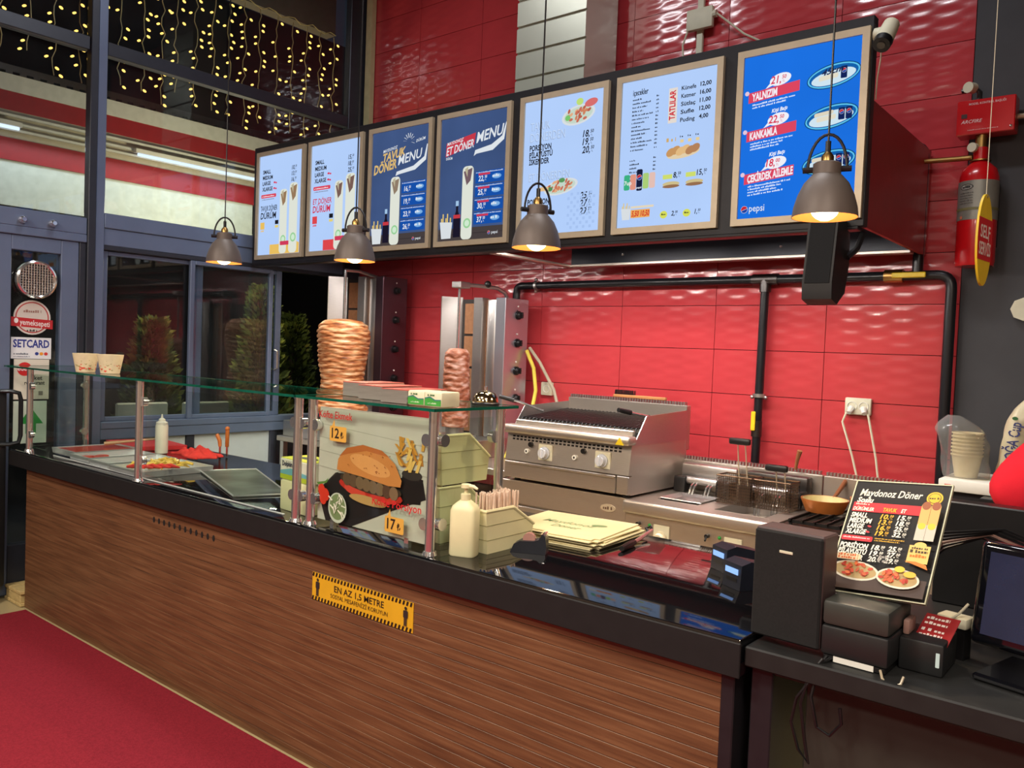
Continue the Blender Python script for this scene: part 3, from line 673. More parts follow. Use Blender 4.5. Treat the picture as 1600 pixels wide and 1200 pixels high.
for u, a in ((.5, '2'), (.74, '1')): p.ell(U(u+.03), V(.065), .02, .018, (214, 220, 90)).greek(U(u+.008), V(.062), .022, .008, INK); price(p, a, U(u+.11), V(.055), .022, INK, dec='00' if a == '2' else '50')
p.done(t, pn)
t, pn, p = board(-1.639, 'bright blue lit menu board with three meal deals on red ribbons', (28, 112, 224), 1.0, .12)
def can(p, u, v): p.rect(u, u+.026, v, v+.05, (20, 36, 90), r=.004); globe(p, u+.013, v+.032, .010)
for k, (nm_, a, dec, ttl) in enumerate((('YALNIZIM', '21', '50', ''), ('KANKAMLA', '22', '50', 'Kişi Başı'), ('ÇEKİRDEK AİLEMLE', '18', '00', 'Kişi Başı'))):
    v = V((.715, .475, .21)[k]); L = (.45, .44, .44)[k]
    p.rect(U(.05), U(.05+L), v, v+.045, (220, 70, 96), sk=.10).text(nm_, U(.08), v+.008, .032, (244, 236, 244), bold=.04, wid=(.115, .125, .205)[k], sk=.10)
    p.ell(U(.035), v+.045, .010, .010, (226, 200, 220))
    p.ell(U(.33), v+.085, .048, .026, (240, 240, 248), rot=10).poly([(U(.20), v+.052), (U(.28), v+.066), (U(.26), v+.085)], (240, 240, 248))
    price(p, a, U(.245), v+.070, .032, (216, 50, 80), dec=dec, shear=.15)
    if ttl: p.text(ttl, U(.27), v+.114, .016, (240, 244, 252), bold=.03, shear=.2, wid=.07, sk=.1)
    for j in range((2, 3, 4)[k]): p.greek(U(.09), v-.014-.0125*j, (.19, .15, .13, .16)[j], .0075, (226, 238, 255), sk=.08)
    uo, vo = U(.78), v+.06
    p.ell(uo, vo, .112, .05, (16, 70, 120), rot=8, n=28).ell(uo, vo, .108, .046, (96, 196, 236), rot=8, n=28).ell(uo, vo, .102, .040, (20, 96, 170), rot=8, n=28).ell(uo, vo-.006, .092, .030, (206, 228, 240), rot=8, n=28)
    p.rect(uo-.06, uo+.02, vo-.018, vo+.002, (226, 220, 200), sk=.1, r=.006)
    if k: p.rect(uo-.07, uo+.01, vo+.004, vo+.02, (220, 212, 190), sk=.1, r=.006)
    for j in range((1, 2, 2)[k]): can(p, uo+.03+.03*j, vo-.018)
p.text('45cm', U(.69), V(.80), .024, (30, 40, 80), bold=.03, shear=.25, wid=.09, sk=.1)
globe(p, U(.07), V(.055), .016); p.text('pepsi', U(.115), V(.04), .030, (240, 246, 252), bold=.005, wid=.07)
p.done(t, pn)

# ------------------------------------------------------------------ four pendant lamps over the counter
SHADE = mat('bronze_grey_shade', (104, 94, 88), .5, .2, var=.06)
INNER = mat('pale_shade_inside', (226, 150, 84), .6, var=.03)
def pendant():
    t = Thing('pendant_lamp', '', 'lamp', (0, 0, 0), w=False, group='pendant lamps over the counter')
    prof = [(.094, 0), (.090, .03), (.080, .065), (.064, .10), (.045, .122), (.040, .126), (.040, .158), (.034, .162), (.012, .163)]
    t.part('shade', MB().lathe(prof, 36), SHADE)
    t.part('shade_lining', MB().lathe([(.0925, .0005), (.088, .03), (.078, .064), (.062, .098), (.04, .12), (.004, .122)], 36), INNER)
    t.part('bulb', MB().sphere((0, 0, .033), .043, 16, 10), emit('bulb_glow', (255, 220, 160), 12))
    hoop = [(.055*math.cos(a), 0, .14+.105*math.sin(a)) for a in [PI*i/14 for i in range(15)]]
    b = t.part('hoop', MB().tube(hoop, .0045, 6), BLACKM)
    for s in (-1, 1): t.part('hoop_screw', MB().cyl((s*.038, 0, .142), (s*.068, 0, .142), .009, n=8), BLACKM)
    t.part('brass_cap', MB().lathe([(.018, .162), (.018, .18), (.010, .192), (.0, .192)], 14), BRASS)
    t.part('cable_grip', MB().cyl((0, 0, .19), (0, 0, .225), .008, n=8), BLACKP)
    t.part('cable', MB().cyl((0, 0, .22), (0, 0, ZC-2.02), .0032, n=6), BLACKP)
    return t.o
lampdata = [(-4.08, 2.025, 'pendant lamp hanging in front of the sliding window'), (-2.995, 1.992, 'pendant lamp hanging in front of the beef wrap menu board'),
            (-1.942, 1.999, 'pendant lamp hanging in front of the plated portions menu board'), (-.862, 2.037, 'pendant lamp hanging in front of the bright blue menu board')]
P0 = pendant()
for i, (x, z, lab) in enumerate(lampdata):
    o = P0 if i == 0 else copy_tree(P0)
    o.location = (x, 2.5, z); o['label'] = lab; o.rotation_euler = (0, 0, (.9, .35, 1.1, .25)[i])
    l = bpy.data.lights.new('pendant_light', 'SPOT'); l.energy = 26; l.color = (1, .74, .46); l.spot_size = R_(150); l.spot_blend = .4; l.shadow_soft_size = .04
    lo = bpy.data.objects.new('pendant_light', l); COL.objects.link(lo); lo.location = (x, 2.5, z-.014)

# ------------------------------------------------------------------ doner machines on a steel table
t = Thing('steel_table', 'stainless worktable carrying the doner machines', 'table', (-4.3, 4.2, 0))
t.part('table_top', MB().bbox(-5.38, -3.10, 3.78, 4.56, .86, .90, .004), STEELX)
for x in (-5.34, -3.15):
    for y in (3.82, 4.5): t.part('leg', MB().box(x-.02, x+.02, y-.02, y+.02, 0, .86), STEEL)
t.part('lower_shelf', MB().box(-5.34, -3.15, 3.82, 4.5, .25, .27), STEELX)
GLOWB = mat('brown_ceramic_burner', (150, 104, 70), .7, var=.15, scale=40, bump=.2, bscale=120)
def doner_machine(label, x1, ytop, h, nk, face, wdt=.53, z0=.90):
    """x1 = right (control) side; y front = 4.25"""
    y0, y1 = 4.25, 4.50; x0 = x1-wdt
    t = Thing('doner_machine', label, 'doner machine', (x1-wdt/2, 4.35, z0))
    t.part('base_box', MB().bbox(x0, x1, 3.80, y1, z0, z0+.12, .004), STEEL)
    ctl = t.part('control_panel', MB().bbox(x1-.085, x1, y0, y1, z0+.12, h, .003), face)
    t.part('column', MB().bbox(x1-.17, x1-.09, y0+.01, y1, z0+.12, h-.01, .012, 2), STEEL)
    t.part('gap_strip', MB().box(x1-.19, x1-.17, y0+.03, y1-.02, z0+.12, h-.012), GLOWB)
    t.part('reflector_wing', MB().prism([(x1-.19, y0+.05), (x1-.19, y0-.02), (x1-.255, y0-.03), (x1-.262, y0-.02), (x1-.20, y0+.05)], 'xy', z0+.12, h), STEEL, ang=20)
    t.part('burner_frame', MB().box(x0+.09, x1-.20, y0+.06, y0+.14, z0+.12, h-.005), mat('burner_black', (34, 30, 30), .6))
    n = nk-0
    for k in range(n):
        za = z0+.14+k*(h-z0-.16)/n; zb = za+(h-z0-.16)/n-.015
        t.part('burner_plate', MB().bbox(x0+.12, x1-.30, y0+.05, y0+.06, za, zb, .003), GLOWB)
    t.part('reflector_wing', MB().prism([(x0+.09, y0+.06), (x0+.085, y0+.05), (x0, y0-.06), (x0-.012, y0-.055), (x0+.05, y0+.06)], 'xy', z0+.12, h+.01), STEEL, ang=20)
    t.part('back_cover', MB().box(x0+.05, x1-.09, y0+.14, y1, z0+.12, h-.01), DSTEEL)
    for k in range(nk):
        z = z0+.12+(h-z0-.12)*(k+.55)/nk if nk == 5 else 1.29+.188*k
        kb = t.part('knob', MB().cyl((x1, 4.385, z), (x1+.012, 4.385, z), .030, n=20).cyl((x1+.012, 4.385, z), (x1+.035, 4.385, z), .024, .02, 16).box(x1+.03, x1+.045, 4.38, 4.39, z-.02, z+.02), BLACKP, sub=ctl)
        t.part('indicator', MB().cyl((x1, 4.385, z+.06), (x1+.004, 4.385, z+.06), .006, n=8), WHITE, sub=ctl)
    a = t.part('badge', MB().tube([(x1+.002, 4.37, h-.10), (x1+.002, 4.378, h-.075), (x1+.002, 4.386, h-.10)], .003, 5), BLACKP, sub=ctl)
    return t
CTRL_L = mat('satin_steel_panel', (188, 188, 198), .3, .85, var=.05, scale=4)
CTRL_D = mat('dark_plum_steel_panel', (92, 70, 80), .34, .8, var=.05, scale=4)
m2 = doner_machine('four-burner doner machine with pale steel control side, beside the charcoal grill', -3.54, 0, 1.965, 4, CTRL_L)
arm = [(-3.62, 4.36, 1.965), (-3.62, 4.34, 2.0), (-3.64, 4.28, 2.03), (-3.68, 4.16, 2.035), (-3.725, 4.04, 2.035)]
m2.part('spit_arm', MB().tube(arm, .013, 8), STEEL)
m2.part('clamp', MB().bbox(-3.765, -3.685, 3.96, 4.06, 2.01, 2.05, .004), STEEL)
m2.part('clamp_knob', MB().sphere((-3.66, 4.20, 2.05), .024, 12, 8), BLACKP)
m2.part('spit', MB().cyl((-3.728, 4.0, 1.02), (-3.728, 4.0, 2.02), .009, n=10), CHROME)
m1 = doner_machine('taller five-burner doner machine with dark control side, by the open window', -4.75, 0, 2.14, 5, CTRL_D, .58)
m1.part('spit', MB().cyl((-4.855, 3.97, 1.02), (-4.855, 3.97, 2.16), .011, n=10), CHROME)
m1.part('spit_arm', MB().tube([(-4.855, 3.97, 2.16), (-4.86, 4.1, 2.165), (-4.88, 4.3, 2.14)], .012, 8), STEEL)
def meat(name, label, x, y, prof, seed, m, zb):
    rnd = random.Random(seed); mb = MB(); n = 44; vs = []; fs = []
    rows = []
    z0, z1 = prof[0][0], prof[-1][0]; N = 110
    def rad(z):
        for (a, ra), (b, rb) in zip(prof, prof[1:]):
            if a <= z <= b: return ra+(rb-ra)*(z-a)/(b-a)
        return prof[-1][1]
    ph = [rnd.uniform(0, 6.28) for _ in range(40)]
    for i in range(N+1):
        z = z0+(z1-z0)*i/N; r = rad(z); lay = .5+.5*math.sin(z*165+ph[3])
        for k in range(n):
            t_ = 2*PI*k/n
            w_ = .5+.5*math.sin(z*165+2.0*math.sin(2*t_+ph[0])+1.4*math.sin(5*t_+ph[1]+z*9)+ph[2])
            rr = r*(1-.055*(1-w_)**2+.018*math.sin(3*t_+z*20+ph[4]))+rnd.uniform(-.0012, .0012)
            vs.append((x+rr*math.cos(t_), y+rr*math.sin(t_), z))
    for i in range(N):
        for k in range(n): fs.append((i*n+k, i*n+(k+1) % n, (i+1)*n+(k+1) % n, (i+1)*n+k))
    fs += [tuple(range(n-1, -1, -1)), tuple(range(N*n, N*n+n))]
    mb.add(vs, fs); t = Thing(name, label, 'doner meat', (x, y, zb))
    t.part('meat_stack', mb, m, ang=60); return t
MEAT1 = ramp(mat('roast_chicken_meat', (200, 130, 80), .45, scale=9, stretch=(1.2, 1.2, 7), bump=.3, bscale=30), [(.30, (104, 52, 26)), (.43, (184, 108, 58)), (.54, (218, 158, 108)), (.70, (238, 206, 170))])
MEAT2 = ramp(mat('roast_beef_meat', (150, 86, 60), .55, scale=14, stretch=(1, 1, 2.5), bump=.3, bscale=40), [(.3, (104, 54, 36)), (.48, (150, 84, 56)), (.56, (172, 120, 100)), (.7, (196, 160, 150))])
t = meat('chicken_doner', 'large golden chicken doner cone in front of the dark five-burner machine', -4.855, 3.97, [(1.10, .17), (1.13, .205), (1.17, .19), (1.24, .165), (1.36, .158), (1.48, .178), (1.60, .192), (1.70, .197), (1.76, .175), (1.79, .13), (1.80, .04)], 3, MEAT1, 1.02)
t.part('drip_tray', MB().lathe([(0, 1.02), (.22, 1.02), (.225, 1.05), (.215, 1.05), (.21, 1.03), (.10, 1.03), (.10, 1.10), (0, 1.10)], 28, (-4.855, 3.97, 0)), STEEL)
t = meat('beef_doner', 'slim browned beef doner on the four-burner machine', -3.728, 4.0, [(1.10, .088), (1.3, .09), (1.50, .086), (1.58, .082), (1.61, .06), (1.615, .02)], 5, MEAT2, 1.02)
t.part('drip_tray', MB().lathe([(0, 1.02), (.14, 1.02), (.145, 1.05), (.135, 1.05), (.13, 1.03), (.06, 1.03), (.06, 1.10), (0, 1.10)], 24, (-3.728, 4.0, 0)), STEEL)
t = Thing('doner_knife', 'white electric doner knife with a black cable beside the beef doner', 'knife', (-3.95, 4.45, 1.25))
t.part('body', MB().tube([(-3.99, 4.56, 1.34), (-3.96, 4.55, 1.40), (-3.93, 4.54, 1.43), (-3.89, 4.54, 1.42)], [.03, .038, .036, .02], 10), CREAMW)
t.part('guard', MB().sphere((-3.985, 4.53, 1.37), .03, 10, 6, (1.1, .8, .5)), BLACKP)
t.part('cable', MB().tube([(-4.0, 4.55, 1.36), (-4.05, 4.55, 1.30), (-4.06, 4.54, 1.15), (-4.05, 4.5, .91)], .005, 6), BLACKP)

# ------------------------------------------------------------------ charcoal grill on its cabinet
GX0, GX1, GY0, GY1 = -3.04, -2.21, 3.70, 4.33
t = Thing('grill_cabinet', 'stainless two-door base cabinet under the charcoal grill', 'cabinet', (-2.64, 4.0, 0))
t.part('carcass', MB().box(-3.07, -2.225, 3.735, 4.33, .10, .80), STEELX); t.part('top_frame', MB().bbox(-3.07, -2.225, 3.715, 4.33, .735, .865, .004), STEELX)
for x in (-3.03, -2.27):
    for y in (3.78, 4.28): t.part('foot', MB().cyl((x, y, 0), (x, y, .10), .02, n=10), STEEL)
for a, b, hx in ((-3.035, -2.652, -2.70), (-2.642, -2.245, -2.60)):
    d = t.part('door', MB().bbox(a, b, 3.712, 3.735, .12, .725, .004), STEELX)
    t.part('handle', MB().tube([(hx, 3.712, .57), (hx, 3.685, .58), (hx, 3.685, .68), (hx, 3.712, .69)], .009, 8), STEEL, sub=d)
bd = t.part('badge', MB().prism([(-2.335+.045*math.cos(a*PI/10), .80+.020*math.sin(a*PI/10)) for a in range(20)], 'xz', 3.711, 3.715), GOLDFR)
p = Print(0, .0003); p.text('NES', 0, -.009, .018, (96, 70, 56), 'C', bold=.02, wid=.06) if False else p.greek(-.03, -.008, .06, .016, (96, 70, 56)); p.done(t, bd, Matrix.Translation((-2.335, 3.7108, .80)))
t = Thing('charcoal_grill', 'stainless gas grill with black bars and two white knobs', 'grill', (-2.62, 4.0, .867))
t.part('body', MB().box(GX0, GX1-.001, GY0+.03, GY1, .88, 1.142), STEELX)
for x in (GX0+.05, GX1-.05):
    for y in (GY0+.06, GY1-.05): t.part('foot', MB().cyl((x, y, .866), (x, y, .88), .018, n=10), BLACKP)
fp = t.part('front_panel', MB().prism([(GY0, .985), (GY0+.02, 1.145), (GY0+.05, 1.145), (GY0+.05, .985)], 'yz', GX0, GX1), STEELX)
t.part('drip_drawer', MB().bbox(GX0, GX1-.075, GY0-.006, GY0+.05, .885, .978, .004), STEELX)
t.part('drawer_lip', MB().bbox(GX0+.04, GX1-.075, GY0-.018, GY0+.01, .966, .980, .003), STEELX)
t.part('front_corner', MB().bbox(GX1-.072, GX1, GY0-.004, GY0+.05, .885, .98, .004), STEELX)
t.part('front_lip', MB().bbox(GX0-.015, GX1+.01, GY0-.03, GY0+.06, 1.14, 1.19, .018, 3), STEELX)
t.part('top_rail', MB().bbox(GX0+.02, GX1-.02, GY0+.06, GY0+.085, 1.185, 1.215, .004), STEELX)
vh = MB()
for r in range(2):
    for k in range(27):
        z = 1.122-r*.016; x = GX0+.04+k*.0275; y = GY0+.02-(1.145-z)*.125
        vh.box(x, x+.017, y-.0015, y+.002, z-.005, z+.005)
t.part('vent_slots', vh, mat('vent_black', (18, 12, 10), .9), sub=fp, kind='stuff')
for x in (-2.755, -2.375):
    pl = t.part('knob_plate', MB().bbox(x-.048, x+.048, GY0+.0, GY0+.012, 1.005, 1.095, .003), CREAMW, sub=fp)
    t.part('knob', MB().cyl((x, GY0-.002, 1.048), (x, GY0-.012, 1.048), .036, n=24).cyl((x, GY0-.012, 1.048), (x, GY0-.034, 1.048), .030, .026, 20).bbox(x-.006, x+.006, GY0-.044, GY0-.03, 1.02, 1.076, .003), mat('grey_white_knob', (196, 198, 204), .35), sub=fp)
for x, z, m in ((-2.885, 1.045, WHITE), (-2.86, 1.085, BLACKP), (-2.555, 1.045, WHITE), (-2.50, 1.085, BLACKP)):
    t.part('button', MB().cyl((x, GY0+.014, z), (x, GY0-.004, z), .014, n=16), m, sub=fp)
    if m is WHITE: t.part('button_core', MB().cyl((x, GY0-.004, z), (x, GY0-.0055, z), .006, n=10), DSTEEL, sub=fp)
t.part('warning_sticker', MB().prism([(GX1-.07, 1.145), (GX1-.02, 1.145), (GX1-.045, 1.185)], 'xz', GY0-.033, GY0-.030), YELLOW)
t.part('side_panel', MB().prism([(GY0+.04, 1.14), (GY0+.10, 1.215), (GY0+.16, 1.29), (GY1, 1.31), (GY1, 1.14)], 'yz', GX1-.006, GX1), STEEL)
t.part('side_panel', MB().prism([(GY0+.04, 1.14), (GY0+.10, 1.215), (GY0+.16, 1.29), (GY1, 1.31), (GY1, 1.14)], 'yz', GX0, GX0+.006), STEEL)
t.part('splashback', MB().bbox(GX0, GX1, GY1-.02, GY1+.03, 1.08, 1.335, .003), STEELX)
def comb(x0, x1, z, y):
    m = MB(); k = 0; x = x0
    m.box(x0, x1, y, y+.02, z-.012, z-.004)
    while x < x1-.008:
        m.box(x, x+.009, y-.002, y+.03, z-.004, z+.014); x += .018
    return m
t.part('splash_comb', comb(GX0+.01, GX1-.01, 1.34, GY1-.01), STEEL, kind='stuff')
IRON = mat('black_cast_iron', (22, 21, 22), .45, .3, var=.15)
gr = MB()
for k in range(30):
    x = GX0+.03+k*.0264
    gr.tube([(x, GY0+.10, 1.205), (x, GY0+.11, 1.222), (x, GY1-.06, 1.262), (x, GY1-.03, 1.25)], .006, 5)
for y in (GY0+.2, GY1-.15): gr.cyl((GX0+.02, y, 1.215+(y-GY0-.1)*.075), (GX1-.02, y, 1.215+(y-GY0-.1)*.075), .006, n=5)
t.part('grate', gr, IRON, kind='stuff')
t.part('fire_tray', MB().box(GX0+.01, GX1-.01, GY0+.09, GY1-.02, 1.10, 1.15), mat('soot', (16, 14, 14), .9))
for pts in ([(GX0+.10, GY0+.22, 1.262), (GX0-.02, GY0+.14, 1.31), (GX0-.07, GY0+.10, 1.325)], [(GX1-.015, GY1-.14, 1.24), (GX1-.05, GY0+.24, 1.285), (GX1-.09, GY0+.10, 1.31)]):
    lv = t.part('lever', MB().tube(pts, .007, 8), CHROME)
    a = Vector(pts[-1]); b = Vector(pts[-2]); d = (a-b).normalized()
    t.part('lever_grip', MB().cyl(a-d*.03, a+d*.06, .014, .012, 10), BLACKP, sub=lv)
t = Thing('wire_brush', 'wooden wire brush lying on the grill splashback', 'brush', (-2.65, 4.34, 1.354))
t.part('handle', MB().bbox(-2.72, -2.36, 4.325, 4.35, 1.354, 1.372, .004), mat('brush_wood', (176, 120, 70), .6))
br = MB()
for i in range(18):
    for j in range(3): br.cyl((-2.71+i*.008, 4.33+j*.007, 1.372), (-2.71+i*.008+random.uniform(-.004, .004), 4.33+j*.007, 1.40), .0018, n=4)
t.part('bristles', br, DSTEEL, kind='stuff')

# ------------------------------------------------------------------ twin fryer and cooking range
FX0, FX1, FY0, FY1 = -2.215, -1.425, 3.68, 4.34
t = Thing('deep_fryer', 'stainless twin deep fryer with one lidded basin beside the grill', 'fryer', (-1.82, 4.0, 0))
t.part('body', MB().box(FX0, FX1, FY0+.03, FY1, .08, .80), STEELX)
for x in (FX0+.05, FX1-.05):
    for y in (FY0+.08, FY1-.05): t.part('foot', MB().cyl((x, y, 0), (x, y, .08), .02, n=10), STEEL)
fp = t.part('front_panel', MB().bbox(FX0, FX1, FY0+.012, FY0+.035, .10, .80, .003), STEELX)
def hole_top(x0, x1, y0, y1, z0, z1, holes):
    m = MB(); xs = sorted({x0, x1}|{h[0] for h in holes}|{h[1] for h in holes}); ys = sorted({y0, y1}|{h[2] for h in holes}|{h[3] for h in holes})
    for a, b in zip(xs, xs[1:]):
        for c, d in zip(ys, ys[1:]):
            mx, my = (a+b)/2, (c+d)/2
            if not any(h[0] < mx < h[1] and h[2] < my < h[3] for h in holes): m.box(a, b, c, d, z0, z1)
    return m
hs = [(FX0+.10, FX0+.33, 3.84, 4.14), (FX0+.44, FX0+.70, 3.80, 4.20)]
t.part('top', hole_top(FX0, FX1, FY0+.03, FY1-.03, .845, .865, hs), STEELX, smooth=False)
t.part('front_edge', MB().bbox(FX0-.01, FX1, FY0-.012, FY0+.035, .80, .868, .014, 3), STEELX)
for (a, b, c, d) in hs:
    m = MB(); zb = .66
    m.add([(a, c, .866), (b, c, .866), (b, d, .866), (a, d, .866), (a+.01, c+.01, zb), (b-.01, c+.01, zb), (b-.01, d-.01, zb), (a+.01, d-.01, zb)], [(0, 1, 5, 4), (1, 2, 6, 5), (2, 3, 7, 6), (3, 0, 4, 7), (4, 5, 6, 7)])
    t.part('basin', m, STEEL, smooth=False)
# inverted lid on the first basin, element head behind
t.part('basin_cover', MB().lathe([(0, .846), (.10, .848), (.128, .862), (.150, .872), (.152, .868), (.13, .858), (0, .842)], 4, (FX0+.215, 3.99, 0), M=Matrix.Translation((FX0+.215, 3.99, 0)) @ Matrix.Rotation(PI/4, 4, 'Z') @ Matrix.Scale(1.1, 4) @ Matrix.Translation((-FX0-.215, -3.99, -.078))), STEEL)
for k, cx in enumerate((FX0+.20, FX0+.58)):
    hd = t.part('element_head', MB().bbox(cx-.165, cx+.165, 4.22, 4.30, .93, 1.02, .012, 2), STEEL if k == 0 else DSTEEL)
    t.part('hinge_block', MB().bbox(cx-.17, cx-.10, 4.14, 4.22, .868, .955, .008, 2), BLACKP, sub=hd)
    t.part('hinge_block', MB().bbox(cx+.09, cx+.17, 4.12, 4.22, .868, .955, .008, 2), BLACKP, sub=hd)
    t.part('hinge_bar', MB().cyl((cx-.11, 4.18, .935), (cx+.10, 4.18, .935), .022, n=14), STEEL, sub=hd)
    for dx in (-.055, -.035, .035, .055): t.part('heating_rod', MB().tube([(cx+dx, 4.18, .93), (cx+dx, 4.13, .91), (cx+dx, 4.10, .86), (cx+dx, 4.09, .72)], .006, 6), CHROME, sub=hd)
t.part('splashback', MB().bbox(FX0, FX1, FY1-.03, FY1+.02, .86, 1.03, .003), STEELX)
t.part('splash_comb', comb(FX0+.008, FX1-.008, 1.036, FY1-.02), STEEL, kind='stuff')
for x in (-2.0, -1.62):
    pl = t.part('knob_plate', MB().bbox(x-.045, x+.045, FY0+.004, FY0+.012, .645, .765, .003), CREAMW, sub=fp)
    t.part('knob', MB().cyl((x, FY0+.004, .70), (x, FY0-.012, .70), .036, n=22).cyl((x, FY0-.012, .70), (x, FY0-.032, .70), .028, .024, 18), mat('cream_knob', (214, 204, 176), .4), sub=fp)
    t.part('switch', MB().cyl((x-.13, FY0+.012, .755), (x-.13, FY0-.012, .755), .010, n=8).tube([(x-.13, FY0-.005, .755), (x-.12, FY0-.04, .74)], .005, 6), BLACKP, sub=fp)
    t.part('pilot_lamp', MB().sphere((x-.07, FY0+.010, .755), .009, 8, 6), mat('green_lamp', (40, 150, 60), .3), sub=fp)
    t.part('pilot_lamp', MB().sphere((x-.07, FY0+.010, .725), .008, 8, 6), mat('orange_lamp', (206, 110, 40), .3), sub=fp)
def wire_basket(x0, x1, label, hz, z0=.875):
    t = Thing('fryer_basket', label, 'fryer basket', ((x0+x1)/2, 4.15, z0), group='wire baskets over the fryer')
    WB = mat('brown_fry_wire', (96, 74, 56), .4, .8, var=.2)
    ya, yb, zb, zt = 3.965, 4.085, z0, 1.015
    t.part('rim', MB().tube([(x0, ya, zt), (x1, ya, zt), (x1, yb, zt), (x0, yb, zt), (x0, ya, zt)], .004, 6), WB)
    m = MB(); n = 16
    for k in range(n+1):
        x = x0+(x1-x0)*k/n
        for y in (ya, yb): m.cyl((x, y, zb), (x, y, zt), .0014, n=4)
        m.cyl((x, ya, zb), (x, yb, zb), .0014, n=4)
    for k in range(9):
        z = zb+(zt-zb)*k/9
        m.cyl((x0, ya, z), (x1, ya, z), .0014, n=4).cyl((x0, yb, z), (x1, yb, z), .0014, n=4).cyl((x0, ya, z), (x0, yb, z), .0014, n=4).cyl((x1, ya, z), (x1, yb, z), .0014, n=4)
    for k in range(7):
        y = ya+(yb-ya)*k/6
        m.cyl((x0, y, zb), (x0, y, zt), .0014, n=4).cyl((x1, y, zb), (x1, y, zt), .0014, n=4)
    t.part('wire_mesh', m, WB, kind='stuff')
    hx = (x0+x1)/2
    t.part('handle', MB().tube([(hx-.022, yb, .96), (hx-.022, yb-.02, 1.05), (hx-.028, yb-.03, hz), (hx+.012, yb-.03, hz), (hx+.022, yb-.02, 1.05), (hx+.022, yb, .96)], .0035, 6), GOLDFR)
    t.part('grip', MB().bbox(hx-.075, hx+.04, yb-.045, yb-.015, hz-.004, hz+.03, .010, 2, ), BLACKP)
    return t
wire_basket(-1.845, -1.66, 'wire fryer basket with a black grip standing up against the pipe', 1.175)
t = wire_basket(-1.645, -1.46, 'second wire fryer basket, beside the orange pan', 1.06)
t = Thing('cooking_range', 'low range with an iron grid beside the deep fryer', 'stove', (-1.0, 4.0, 0))
t.part('body', MB().box(-1.42, -.66, 3.70, 4.34, .0, .84), STEELX); t.part('top', MB().bbox(-1.42, -.66, 3.69, 4.32, .84, .862, .004), mat('oiled_steel', (70, 62, 56), .35, .8, var=.2))
t.part('splashback', MB().bbox(-1.42, -.66, 4.31, 4.36, .86, 1.03, .003), STEELX); t.part('splash_comb', comb(-1.41, -.67, 1.036, 4.32), STEEL, kind='stuff')
g = MB()
for k in range(8): g.box(-1.38+k*.055, -1.372+k*.055, 3.74, 4.28, .88, .892)
for y in (3.76, 4.0, 4.25): g.box(-1.39, -.98, y, y+.012, .87, .885)
for x in (-1.385, -.985):
    for y in (3.76, 4.25): g.box(x, x+.012, y, y+.012, .861, .88)
t.part('grid', g, IRON, kind='stuff')
def pan(x, y, z, r, h, col, label, hd, tilt=0):
    t = Thing('frying_pan', label, 'pan', (x, y, z), w=False, group='pans on the range')
    t.part('bowl', MB().lathe([(0, 0), (r*.8, 0), (r, h), (r+.006, h), (r+.006, h-.004), (r*.83, -.002), (0, -.002)], 32), mat('pan_orange', (176, 104, 48), .35, .3, var=.12))
    t.part('lining', MB().lathe([(0, .002), (r*.79, .002), (r*.985, h-.001)], 32), mat('pan_cream', (196, 182, 130), .4))
    a = Vector((math.cos(hd), math.sin(hd), 0))
    t.part('handle', MB().tube([a*r+Vector((0, 0, h-.01)), a*(r+.08)+Vector((0, 0, h+.03)), a*(r+.17)+Vector((0, 0, h+.08))], [.009, .011, .013], 8), mat('pan_handle', (128, 76, 44), .5))
pan(-1.33, 4.07, .892, .105, .06, None, 'orange frying pan with a cream lining beside the fryer basket', 1.5)
pan(-1.12, 4.16, .892, .11, .075, None, 'second frying pan half hidden behind the price sign', .4)
single('wooden_spoon', MB().tube([(-1.56, 4.29, 1.05), (-1.55, 4.28, 1.10), (-1.535, 4.27, 1.15)], [.008, .010, .014], 8), mat('spoon_wood', (150, 96, 60), .5), 'brown wooden handle standing up behind the second fryer basket', 'spoon')

# ------------------------------------------------------------------ gas pipes on the wall
PY = 4.56
def elbow(c, a, b, r=.05):
    c = Vector(c); a = Vector(a); b = Vector(b)
    return [tuple(c+a*r*(1-t)**2+b*r*t*t) for t in [i/6 for i in range(7)]]
t = Thing('gas_pipe', 'black gas pipework with yellow valve levers on the red tiles', 'pipe', (-2.3, PY, 2.07))
ZP = 2.07
t.part('pipe_run', MB().tube([(-3.70, PY, 1.90), (-3.70, PY, 2.02)]+elbow((-3.70, PY, ZP), (0, 0, -1), (1, 0, 0))+[(-3.6, PY, ZP), (-1.0, PY, ZP)]+elbow((-.93, PY, ZP), (-1, 0, 0), (0, 0, -1), .07)+[(-.93, PY, 1.9), (-.93, PY, 1.0)], .026, 12), BLACKPIPE)
t.part('drop_pipe', MB().cyl((-1.885, PY, ZP), (-1.895, PY, .95), .024, n=14), BLACKPIPE)
t.part('riser_pipe', MB().tube([(-1.09, PY, ZP), (-1.09, PY, 2.6)]+elbow((-1.09, PY, 2.72), (0, 0, -1), (-1, 0, 0))+[(-1.2, PY, 2.72)], .026, 12), BLACKPIPE)
t.part('tee_fitting', MB().cyl((-1.96, PY, ZP), (-1.81, PY, ZP), .032, n=14).cyl((-1.885, PY, ZP), (-1.885, PY, 2.0), .032, n=14), DSTEEL)
for (x, z, v) in ((-3.53, ZP, 0), (-1.89, 1.40, 1)):
    m = MB()
    m.cyl((x, PY, z), (x+(.02 if not v else 0), PY, z+(.02 if v else 0)), .036, n=14)
    m.cyl((x, PY, z), (x, YW-.004, z), .008, n=8)
    m.sphere((x-.04*v, PY, z+.04*(1-v)), .012, 8, 6).sphere((x+.04*v, PY, z-.04*(1-v)), .012, 8, 6)
    t.part('pipe_clip', m, STEEL)
